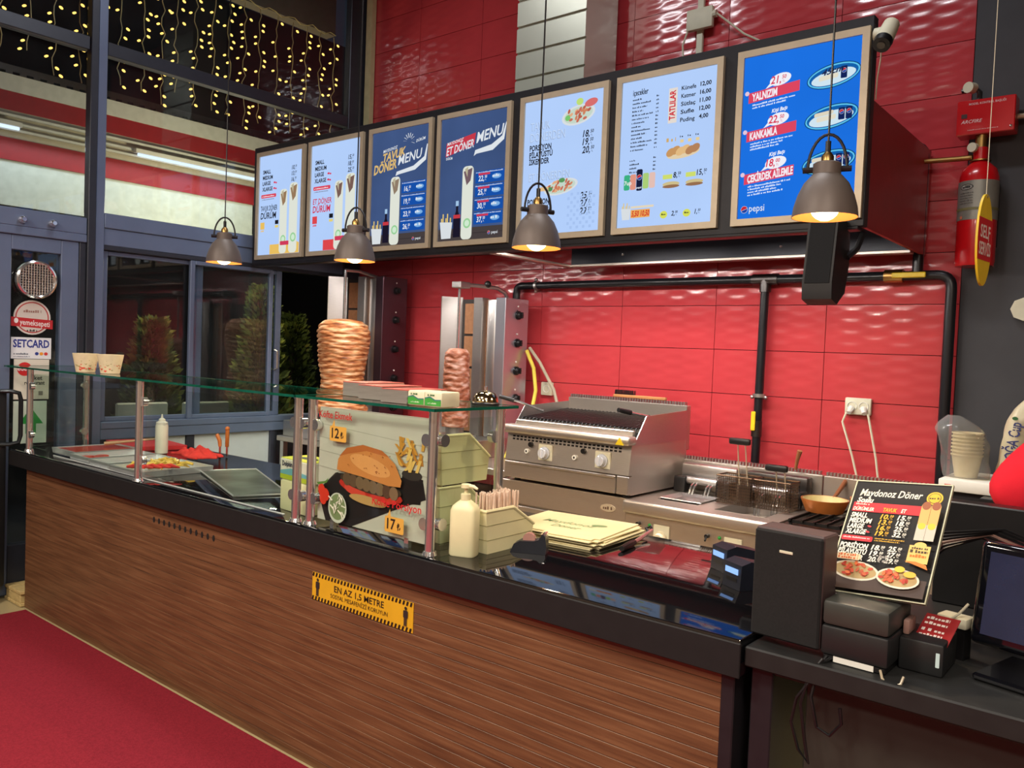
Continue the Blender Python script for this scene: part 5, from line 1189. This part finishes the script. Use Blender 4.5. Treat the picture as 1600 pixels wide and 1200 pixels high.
t.part('cable', MB().tube([(-.05, -.076, .01), (-.062, -.10, .0), (-.08, -.115, -.04), (-.11, -.12, -.09), (-.12, -.12, -.15), (-.10, -.12, -.21), (-.075, -.12, -.235), (-.085, -.12, -.19), (-.1, -.12, -.1), (-.085, -.115, -.03), (-.06, -.1, .01)], .004, 6), BLACKP)
t.part('cable', MB().tube([(-.06, -.076, .01), (-.07, -.10, -.01), (-.078, -.115, -.08), (-.06, -.12, -.145), (-.03, -.12, -.155), (-.005, -.12, -.12), (-.01, -.12, -.085)], .004, 6), BLACKP)
t.part('cable', MB().tube([(.06, -.076, .01), (.07, -.095, .0), (.09, -.11, -.012), (.11, -.10, .0), (.11, -.08, .01)], .003, 6), GOLDFR)
t = Thing('label_printer', 'small black printer beside the receipt printer, with a white status light', 'printer', (-.44, 2.10, ZD+.0005), w=False)
t.part('body', MB().bbox(-.045, .05, -.05, .09, 0, .075, .006, 2), PRD); t.part('status_light', MB().bbox(.034, .042, -.0515, -.049, .022, .055, .001), emit('status_white', (220, 226, 210), .8)); t.part('paper_guide', MB().bbox(-.043, -.028, -.03, .03, .0752, .11, .005, 2), mat('rosy_plastic', (140, 110, 100), .4))
t = Thing('flyer', 'red and white flyer lying on the small black printer', 'flyer', (-.43, 2.13, ZD+.085), rot=(.45, 0, -.1), w=False)
b = t.part('sheet', MB().box(-.03, .045, -.05, .05, 0, .002), mat('flyer_red', (150, 34, 34), .5)); p = Print(0, .0003)
for v in (-.03, -.012, .012, .03): p.greek(-.024, v, .05, .010, (226, 214, 206))
p.done(t, b, Matrix.Translation((0, 0, .002)) @ Matrix.Rotation(-PI/2, 4, 'X'))
t = Thing('power_adapter', 'cream power adapter with a loose wire beside the flyer', 'adapter', (-.405, 2.24, ZD+.075), rz=-.2, w=False)
t.part('case', MB().bbox(-.035, .035, -.025, .025, 0, .026, .005, 2), CREAMW); t.part('wire', MB().tube([(-.02, -.02, .0), (-.01, -.03, .01), (.02, -.03, .04), (.035, -.02, .065)], .003, 6), CREAMW); t.part('stand', MB().box(-.03, .03, -.02, .02, -.0745, 0), BLACKP)
# price sign leaning back on the printer
SW, SH = .2376, .329
t = Thing('price_sign', 'tilted black price sign with plates of food, propped on the receipt printer', 'sign', (-.55, 2.06, 1.0555), rot=(-.695, -.083, -.114), w=False)
pn = t.part('board', MB().bbox(-SW/2, SW/2, 0, .006, 0, SH, .001), mat('sign_black', (28, 26, 26), .35, var=.1))
for a, b, c, d in ((-SW/2, SW/2, 0, .003), (-SW/2, SW/2, SH-.003, SH), (-SW/2, -SW/2+.003, 0, SH), (SW/2-.003, SW/2, 0, SH)): t.part('edging', MB().box(a, b, -.0015, .0065, c, d), mat('sign_edging', (206, 206, 176), .4))
p = Print(0, .0002); W8 = (232, 228, 214); YL = (232, 176, 40); X0 = -SW/2
p.text('Maydonoz Döner', X0+.018, SH-.047, .021, W8, bold=.015, shear=.25, wid=.155)
p.ell(X0+.202, SH-.042, .019, .019, (226, 180, 40), n=24).ell(X0+.202, SH-.042, .015, .015, (60, 48, 20), n=24).ell(X0+.202, SH-.042, .0135, .0135, (226, 180, 40), n=24).greek(X0+.190, SH-.045, .024, .006, (70, 54, 20))
p.rect(X0+.010, X0+.178, SH-.096, SH-.068, (206, 32, 46)).text('Soslu', X0+.016, SH-.068, .015, W8, bold=.04, shear=.25, wid=.042).greek(X0+.016, SH-.076, .035, .005, (240, 200, 190)).text('DÜRÜMLER', X0+.012, SH-.093, .010, W8, bold=.03, shear=.2, wid=.053)
p.text('TAVUK', X0+.088, SH-.092, .011, YL, bold=.03, shear=.2, wid=.034).text('ET', X0+.132, SH-.092, .011, W8, bold=.03, shear=.2, wid=.013)
def pr2(s, u, v, c): p.text(s+'.', u, v, .0135, c, bold=.03, shear=.2, wid=.022).text('50', u+.023, v+.006, .0065, c, bold=.02, shear=.2).text('TL', u+.025, v, .004, c)
for k, (s, a, b) in enumerate((('SMALL', '10', '15'), ('MEDIUM', '13', '18'), ('LARGE', '16', '25'), ('XLARGE', '19', '32'))):
    v = SH-.114-.0172*k; p.text(s, X0+.012, v, .0135, W8, bold=.04, shear=.15, wid=(.042, .057, .042, .052)[k]); pr2(a, X0+.086, v, YL); pr2(b, X0+.128, v, W8)
    if k > 1: p.ell(X0+.068, v+.007, .005, .0025, (214, 50, 60), rot=-15)
p.rect(X0+.008, X0+.085, SH-.187, SH-.172, (196, 30, 44), r=.004).greek(X0+.012, SH-.180, .066, .004, (240, 210, 210)).greek(X0+.09, SH-.177, .07, .003, YL).greek(X0+.09, SH-.183, .06, .003, YL)
for k, (s, a, b) in enumerate((('PORSİYON', '18', '25'), ('PİLAVÜSTÜ', '19', '27'), ('İSKENDER', '20', '29'))):
    v = SH-.208-.0172*k; p.text(s, X0+.010, v, .0135, W8, bold=.04, shear=.15, wid=(.070, .071, .066)[k]); pr2(a, X0+.088, v, W8); pr2(b, X0+.128, v, W8)
for u in (.182, .205): p.rect(X0+u, X0+u+.022, SH-.165, SH-.066, (214, 170, 100), r=.008).ell(X0+u+.011, SH-.073, .010, .012, (150, 84, 50)).rect(X0+u, X0+u+.022, SH-.172, SH-.128, (196, 190, 176)).ell(X0+u+.011, SH-.132, .009, .009, (196, 190, 60))
p.rect(X0+.178, X0+.226, SH-.235, SH-.187, (222, 186, 104)).ell(X0+.202, SH-.187, .014, .010, (222, 186, 104)).greek(X0+.184, SH-.197, .036, .006, (60, 44, 20)).greek(X0+.182, SH-.207, .04, .008, (60, 44, 20)).greek(X0+.184, SH-.219, .036, .008, (214, 110, 30)).poly([(X0+.175, SH-.232), (X0+.20, SH-.240), (X0+.23, SH-.25), (X0+.225, SH-.238), (X0+.2, SH-.231)], (214, 120, 40))
p.rect(X0+.003, X0+SW-.003, .004, .05, (62, 44, 36))
for u, v, a in ((.068, .055, .058), (.172, .045, .050)):
    p.ell(X0+u, v, a, .026, (216, 210, 190), rot=-5, n=28).ell(X0+u, v, a*.9, .021, (176, 150, 100), rot=-5, n=28)
    for k in range(26):
        th = random.random()*6.28; q = math.sqrt(random.random())*.75; p.ell(X0+u-.004+a*q*math.cos(th), v+.022*q*math.sin(th)+.003, .007, .004, random.choice(((196, 70, 40), (176, 54, 34), (216, 110, 60), (190, 90, 50))), n=7, rot=random.uniform(0, 180))
p.rect(X0+.02, X0+.078, .077, .094, (226, 200, 160), r=.005).greek(X0+.024, .087, .048, .006, (206, 90, 30)).greek(X0+.024, .079, .048, .006, (206, 90, 30)).greek(X0+.12, .09, .022, .008, (150, 146, 140)).greek(X0+.12, .079, .022, .008, (150, 146, 140))
p.ell(X0+.175, .066, .012, .008, (226, 190, 60)).ell(X0+.2, .055, .014, .008, (226, 176, 60))
p.done(t, pn)
t.part('prop', MB().box(-.02, .02, .006, .012, .15, .30).add([(-.02, .012, .28), (.02, .012, .28), (.02, .20, -.10), (-.02, .20, -.10), (-.02, .012, .29), (.02, .012, .29), (.02, .21, -.10), (-.02, .21, -.10)], [(0, 1, 2, 3), (4, 5, 6, 7), (0, 1, 5, 4), (2, 3, 7, 6), (0, 3, 7, 4), (1, 2, 6, 5)]), BLACKP)
# till monitor
t = Thing('till_monitor', 'glossy black till monitor at the end of the cash desk', 'monitor', (-.225, 2.15, ZD+.0005), rz=-.25, w=False)
GB = mat('gloss_black', (10, 11, 16), .08, spec=.7, coat=.6)
t.part('housing', MB().bbox(-.14, .20, -.03, .02, .06, .30, .015, 3, M=Matrix.Rotation(-.18, 4, 'X')), GB); t.part('screen', MB().box(-.115, .175, -.0315, -.030, .085, .275, M=Matrix.Rotation(-.18, 4, 'X')), mat('dark_screen', (26, 36, 66), .06, spec=.7, coat=.6)); t.part('neck', MB().bbox(-.02, .08, .0, .06, .01, .14, .01), GB); t.part('foot', MB().bbox(-.10, .16, -.08, .12, 0, .018, .006), GB)
t = Thing('network_switch', 'black box with green lights and a tangle of cables behind the monitor', 'network switch', (-.25, 2.45, 1.12), w=False)
t.part('case', MB().bbox(-.12, .2, -.05, .1, 0, .035, .004), BLACKP)
for k in range(3): t.part('light', MB().sphere((.02+k*.03, -.051, .018), .004, 6, 4), emit('green_led', (60, 230, 70), 1.5))
for k in range(6): t.part('cable', MB().tube([(-.10+k*.03, .0, .03), (-.14+k*.01, -.03, .05+.006*k), (-.22, -.05-.01*k, .01+.01*k), (-.28-.008*k, -.02, -.06), (-.30, .02, -.14)], .004, 5), BLACKP if k != 2 else mat('rosy_plastic', (140, 110, 100), .4))
t.part('stand', MB().box(-.1, .18, -.03, .08, -.2145, 0), BLACKM)

# ------------------------------------------------------------------ right hand wall: extinguishing system and hanging things
t = Thing('control_box', 'flat red suppression control box on the black wall above the red cylinder', 'control box', (-.81, 4.5, 2.73))
b = t.part('casing', MB().bbox(-.93, -.685, 4.46, 4.56, 2.725, 2.89, .004), REDPAINT)
p = Print(0, .0004); p.text('MODEL KONTROL BAŞLIĞI', .205, .140, .010, (226, 190, 190), 'R', bold=.01, wid=.155).text('ARCFIRE', .02, .055, .016, (232, 214, 214), shear=.3, wid=.09).greek(.05, .02, .13, .004, (220, 170, 170)); p.rect(.02, .045, .08, .10, (60, 16, 18)); p.done(t, b, Matrix.Translation((-.93, 4.4597, 2.725)))
t.part('screw', MB().sphere((-.70, 4.459, 2.745), .007, 8, 5), CHROME); t.part('bracket', MB().box(-.86, -.76, 4.56, 4.598, 2.76, 2.85), BLACKM)
t.part('conduit', MB().tube([(-.85, 4.53, 2.89), (-.85, 4.53, 2.94), (-.87, 4.53, 2.965), (-.93, 4.55, 2.965)], .012, 8), DSTEEL)
t.part('gauge', MB().cyl((-.88, 4.53, 2.965), (-.895, 4.49, 2.962), .026, n=18), CREAMW)
t.part('conduit', MB().tube([(-.685, 4.52, 2.80), (-.60, 4.53, 2.80)], .012, 8), GOLDFR)
t = Thing('extinguisher_cylinder', 'red extinguishing cylinder with a grey label band on the black wall', 'fire extinguisher', (-.825, 4.5, 2.11))
t.part('cylinder', MB().lathe([(0, 2.10), (.082, 2.10), (.086, 2.12), (.086, 2.52), (.075, 2.56), (.045, 2.59), (.032, 2.60), (.032, 2.665), (0, 2.665)], 32, (-.825, 4.50, 0)), REDPAINT)
b = t.part('label_band', MB().cyl((-.825, 4.50, 2.315), (-.825, 4.50, 2.50), .0868, n=40, caps=False), mat('label_grey', (140, 140, 132), .4, .3))
p = Print(0, .0003); p.ell(-.01, .155, .034, .014, (50, 50, 50)).ell(-.01, .155, .029, .011, (150, 150, 144)).greek(-.03, .15, .04, .010, (40, 40, 40))
for k in range(5): p.greek(-.045, .125-.012*k, .07, .004, (80, 80, 78))
p.rect(-.086, .086, .02, .023, (60, 60, 58)); p.ell(-.03, .012, .008, .008, (206, 120, 90))
for mb in p.d.values():
    mb.v = [(-.825+.0875*math.sin(q[0]/.0875-.35), 4.50-(.0875-q[1]*1)*math.cos(q[0]/.0875-.35), 2.315+q[2]) for q in mb.v]
p.done(t, b)
t.part('valve_head', MB().cyl((-.825, 4.5, 2.665), (-.825, 4.5, 2.724), .026, n=14), BRASS); t.part('pressure_gauge', MB().cyl((-.85, 4.48, 2.665), (-.857, 4.455, 2.664), .022, n=18), CREAMW)
t.part('discharge_pipe', MB().tube([(-.86, 4.50, 2.625), (-.92, 4.50, 2.625), (-1.13, 4.47, 2.625)], .013, 10), BRASS)
t.part('neck_ring', MB().lathe([(.034, 2.598), (.046, 2.60), (.046, 2.606), (.034, 2.606)], 24, (-.825, 4.5, 0)), BRASS)
t.part('wall_bracket', MB().box(-.90, -.75, 4.575, 4.598, 2.2, 2.5), BLACKM); t.part('strap', MB().cyl((-.825, 4.50, 2.36), (-.825, 4.50, 2.372), .0885, n=30, caps=False), mat('strap_olive', (120, 116, 76), .5))
t = Thing('hanging_sign', 'red and yellow oval hanging sign seen nearly edge-on', 'sign', (-.457, 2.6, 1.835), rz=1.46, w=False)
el = lambda a, b: [(a*math.cos(2*PI*k/36), .126+b*math.sin(2*PI*k/36)) for k in range(36)]
b = t.part('board', MB().prism(el(.062, .126), 'xz', -.003, .003), mat('sign_yellow', (222, 190, 40), .5))
p = Print(-.003, .0004); p.poly([(-.058, .07), (.058, .07), (.062, .126), (.058, .185), (-.058, .185), (-.062, .126)], (196, 34, 40)).text('SELF', 0, .132, .034, (232, 220, 210), 'C', bold=.02, wid=.085).text('SERVİS', 0, .085, .034, (232, 220, 210), 'C', bold=.02, wid=.10); p.done(t, b)
t.part('string', MB().cyl((0, 0, .25), (0, 0, ZC-1.84), .0012, n=4), CREAMW); t.part('eyelet', MB().cyl((0, -.004, .245), (0, .004, .245), .004, n=8), CHROME)
single('wall_detector', MB().cyl((-.618, 4.597, 1.90), (-.618, 4.565, 1.90), .055, n=8), CREAMW, 'pale octagonal detector on the black wall below the red cylinder', 'detector')
t = Thing('hanging_speaker', 'black wedge loudspeaker hanging under the hood end', 'loudspeaker', (-1.185, 3.5, 2.165), w=True)
SP = mat('speaker_shell', (22, 20, 22), .5)
t.part('shell', MB().prism([(3.43, 2.20), (3.385, 1.93), (3.39, 1.865), (3.46, 1.848), (3.55, 1.90), (3.59, 2.02), (3.58, 2.155), (3.535, 2.165), (3.535, 2.20)], 'yz', -1.245, -1.125), SP, ang=25)
t.part('grille', MB().prism([(3.425, 2.19), (3.381, 1.93), (3.385, 1.93), (3.43, 2.19)], 'yz', -1.235, -1.135), mat('speaker_cloth', (17, 17, 18), .9))
t.part('bracket', MB().tube([(-1.125, 3.56, 2.05), (-1.10, 3.60, 2.09), (-1.09, 3.64, 2.16)], .014, 6), BLACKM)
t.part('cable', MB().tube([(-1.25, 3.72, 1.87), (-1.25, 3.74, 1.80), (-1.252, 4.4, 1.72), (-1.255, 4.60, 1.62), (-1.26, 4.60, 1.45)], .003, 5), mat('cable_grey', (110, 90, 90), .5)) if False else None
t = Thing('security_camera', 'cream bullet security camera on the end of the blue menu board', 'camera', (-1.04, 3.56, 2.94))
t.part('mount', MB().cyl((-1.062, 3.57, 2.95), (-1.03, 3.565, 2.948), .030, n=18), CREAMW)
t.part('barrel', MB().cyl((-1.005, 3.575, 2.985), (-1.012, 3.505, 2.90), .032, .036, 20), CREAMW); t.part('lens_hood', MB().cyl((-1.0119, 3.506, 2.9012), (-1.0145, 3.487, 2.878), .0365, .034, 20), BLACKP); t.part('lens', MB().cyl((-1.0145, 3.487, 2.878), (-1.0147, 3.4855, 2.876), .016, n=16), mat('lens_glass', (60, 56, 60), .1))
t.part('wire', MB().tube([(-1.03, 3.55, 2.93), (-1.035, 3.56, 2.85), (-1.05, 3.58, 2.78), (-1.058, 3.60, 2.70)], .003, 5), CREAMW)
# black back cabinet at the right with the bags of cups
t = Thing('back_cabinet', 'black cabinet against the black wall behind the cash desk', 'cabinet', (.1, 4.3, 0))
t.part('carcass', MB().box(-.62, .95, 3.92, 4.59, 0, 1.05), BLACKM); t.part('top', MB().bbox(-.64, .97, 3.88, 4.595, 1.05, 1.075, .003), BLACKP); t.part('door', MB().bbox(-.61, -.1, 3.90, 3.92, .06, 1.02, .004), BLACKP); t.part('door', MB().bbox(-.09, .42, 3.90, 3.92, .06, 1.02, .004), BLACKP); t.part('door', MB().bbox(.43, .94, 3.90, 3.92, .06, 1.02, .004), BLACKP)
t = Thing('white_box', 'flat white appliance under the bags of cups', 'appliance', (-.66, 4.12, 1.08), w=True)
t.part('case', MB().bbox(-.815, -.45, 3.96, 4.35, 1.0765, 1.128, .006, 2), WHITE); t.part('logo', MB().box(-.79, -.765, 3.957, 3.961, 1.10, 1.107), REDPL)
t.part('leg_frame', MB().box(-.80, -.64, 4.0, 4.3, 1.04, 1.077), BLACKM)
BAGP = glass('clear_bag', (236, 232, 220), 1.35, .12, .3)
def cupstack(x, y, z, n, r, label, axis, g):
    for k in range(n):
        o = Thing('foam_cup', label, 'cup', (x+axis[0]*k*.016, y+axis[1]*k*.016, z+axis[2]*k*.016), rot=(0, math.atan2(axis[0], axis[2]), 0), w=False, group=g)
        if k == 0:
            me = MB().lathe([(0, 0), (r*.72, 0), (r, .10), (r*1.05, .10), (r*1.05, .094), (r*.98, .094), (r*.7, .003), (0, .003)], 22).mesh('cup_wall')
        o.part('cup_wall', me, mat('foam_white', (222, 212, 180), .6))
def bag(name, label, c, sx, sy, sz, tip, seed):
    rnd = random.Random(seed); m = MB(); n, k = 22, 14; vs = []; fs = []
    for i in range(k+1):
        v = i/k
        for j in range(n):
            a = 2*PI*j/n; f = (1 if v < .7 else 1-((v-.7)/.3)**2*.75)*(1+.06*math.sin(5*a+v*9+seed)+.04*math.sin(9*a-v*13))*(.92 if i == 0 else 1)
            vs.append((c[0]+sx*f*math.cos(a)+tip[0]*v*v, c[1]+sy*f*math.sin(a)+tip[1]*v*v, c[2]+sz*v))
    for i in range(k):
        for j in range(n): fs.append((i*n+j, i*n+(j+1) % n, (i+1)*n+(j+1) % n, (i+1)*n+j))
    fs.append(tuple(range(n-1, -1, -1)))
    m.add(vs, fs); return m
cupstack(-.735, 4.10, 1.131, 7, .062, 'white foam cup nested in a stack inside the clear bag', (0, 0, 1), 'foam cups in the clear bag')
single('plastic_bag', bag('plastic_bag', '', (-.735, 4.10, 1.1295), .095, .088, .27, (-.06, 0), 2), BAGP, 'clear plastic bag around a stack of foam cups on the white appliance', 'plastic bag')
t = Thing('cup_sleeve', 'tall printed plastic sleeve of cups leaning on the wall', 'plastic bag', (-.575, 4.14, 1.129), rot=(0, .10, 0), w=False)
b = t.part('sleeve', bag('sleeve', '', (0, 0, 0), .055, .06, .36, (.02, .0), 5), mat('sleeve_milky', (196, 186, 156), .35, var=.1), ang=60)
p = Print(0, .0004); p.text('DOĞA Cup', .016, .07, .042, (46, 54, 110), bold=.02, rot=90, wid=.19); p.done(t, b, Matrix.Translation((0, -.063, 0)))
o = t.part('leaf_mark', MB().prism([(.008*math.cos(a)*1.4-.01, .275+.008*math.sin(a)) for a in [2*PI*k/10 for k in range(10)]], 'xz', -.066, -.063), mat('leaf_green', (40, 96, 50), .5), sub=b)

# ------------------------------------------------------------------ the person in the red shirt (mostly outside the frame)
def skin_mesh(name, pts, edges, m, parent, sub=2):
    me = bpy.data.meshes.new(name); me.from_pydata([p[0] for p in pts], edges, [])
    o = bpy.data.objects.new(name, me); COL.objects.link(o); o.parent = parent
    sk = o.modifiers.new('skin', 'SKIN'); sk.use_smooth_shade = True
    if not me.skin_vertices: me.skin_vertices.new()
    for i, p in enumerate(pts):
        r = p[1] if isinstance(p[1], tuple) else (p[1], p[1]); me.skin_vertices[0].data[i].radius = r
    me.skin_vertices[0].data[0].use_root = True
    o.modifiers.new('subdivision', 'SUBSURF').levels = sub; o.modifiers['subdivision'].render_levels = sub
    me.materials.append(m); return o
pt = Thing('person', 'person in a red short-sleeved shirt standing behind the cash desk', 'person', (-.06, 3.05, .0), w=False)
SKIN = mat('skin', (196, 140, 112), .5, var=.04); SHIRT = mat('red_shirt', (214, 34, 52), .85, spec=.2, var=.06, bump=.1, bscale=30); TROU = mat('black_trousers', (24, 24, 28), .8)
body = [((0, 0, .95), (.15, .11)), ((0, 0, 1.12), (.14, .105)), ((0, .01, 1.30), (.165, .115)), ((0, .02, 1.42), (.10, .08)), ((0, .01, 1.50), .052), ((0, -.01, 1.60), (.072, .09)), ((0, -.01, 1.70), (.075, .092)), ((0, 0, 1.755), (.05, .06)),
        ((-.18, .01, 1.375), .062), ((-.36, -.02, 1.16), .047), ((-.20, -.09, 1.03), .036), ((-.13, -.12, 1.02), (.042, .02)),
        ((.19, .01, 1.395), .062), ((.27, 0, 1.15), .047), ((.24, -.09, 1.02), .036), ((.22, -.13, 1.0), (.042, .02)),
        ((-.095, 0, .86), .092), ((-.10, -.01, .50), .062), ((-.10, .01, .10), .042), ((-.10, -.13, .035), (.04, .03)),
        ((.095, 0, .86), .092), ((.10, -.01, .50), .062), ((.10, .01, .10), .042), ((.10, -.13, .035), (.04, .03))]
ed = [(0, 1), (1, 2), (2, 3), (3, 4), (4, 5), (5, 6), (6, 7), (3, 8), (8, 9), (9, 10), (10, 11), (3, 12), (12, 13), (13, 14), (14, 15), (0, 16), (16, 17), (17, 18), (18, 19), (0, 20), (20, 21), (21, 22), (22, 23)]
skin_mesh('body', body, ed, SKIN, pt.o)
sh = [((0, 0, .90), (.175, .13)), ((0, 0, 1.12), (.165, .125)), ((0, .01, 1.30), (.19, .135)), ((0, .02, 1.43), (.125, .095)), ((-.18, .01, 1.385), .115), ((-.29, -.015, 1.275), .115), ((-.385, -.02, 1.15), .092), ((.20, .01, 1.395), .085), ((.26, 0, 1.20), .078)]
skin_mesh('shirt', sh, [(0, 1), (1, 2), (2, 3), (3, 4), (4, 5), (5, 6), (3, 7), (7, 8)], SHIRT, pt.o)
tr = [((0, 0, .93), (.165, .125)), ((-.097, 0, .84), .108), ((-.10, -.01, .50), .08), ((-.10, .01, .08), .062), ((.097, 0, .84), .108), ((.10, -.01, .50), .08), ((.10, .01, .08), .062)]
skin_mesh('trousers', tr, [(0, 1), (1, 2), (2, 3), (0, 4), (4, 5), (5, 6)], TROU, pt.o)
for hx, hy, hz, s in ((-.13, -.12, 1.02, 1), (.22, -.13, 1.0, -1)):
    for k, L in enumerate((.058, .068, .072, .064)):
        x = hx+(k-1.5)*.019; skin_mesh('finger', [((x, hy-.01, hz), .0085), ((x, hy-.045, hz-.008), .008), ((x, hy-.03-L, hz-.03), .007)], [(0, 1), (1, 2)], SKIN, pt.o, 1)
    skin_mesh('thumb', [((hx+s*.03, hy+.02, hz), .010), ((hx+s*.05, hy-.01, hz-.01), .009), ((hx+s*.05, hy-.045, hz-.02), .008)], [(0, 1), (1, 2)], SKIN, pt.o, 1)
HAIR = mat('dark_hair', (28, 22, 20), .6)
pt.part('hair', MB().sphere((0, .015, 1.69), .105, 20, 14, (.86, 1.02, .95)), HAIR); pt.part('nose', MB().sphere((0, -.105, 1.645), .014, 8, 6, (.8, 1, 1.5)), SKIN)
for s in (-1, 1):
    pt.part('eye', MB().sphere((s*.03, -.088, 1.665), .011, 10, 8), WHITE); pt.part('ear', MB().sphere((s*.082, .0, 1.65), .026, 8, 6, (.35, .7, 1.1)), SKIN); pt.part('shoe', MB().bbox(s*.10-.048, s*.10+.048, -.20, .07, 0, .085, .03, 3), BLACKP)
pt.part('mouth', MB().sphere((0, -.094, 1.60), .02, 8, 6, (1, .35, .35)), mat('lips', (160, 84, 80), .5))
# ceiling fittings (above the frame)
for i, (x, y, p_, c) in enumerate(CEIL_LAMPS):
    t = Thing('ceiling_lamp', 'round ceiling lamp of the dining room', 'lamp', (x, y, ZL+.004), w=False, group='round ceiling lamps')
    t.part('rim', MB().lathe([(.30, 0), (.33, 0), (.33, .074), (0, .074)], 28), WHITE); t.part('diffuser', MB().lathe([(0, .0), (.30, .0), (.30, .01), (0, .01)], 28), emit('ceiling_glow', (255, 240, 215), 6))
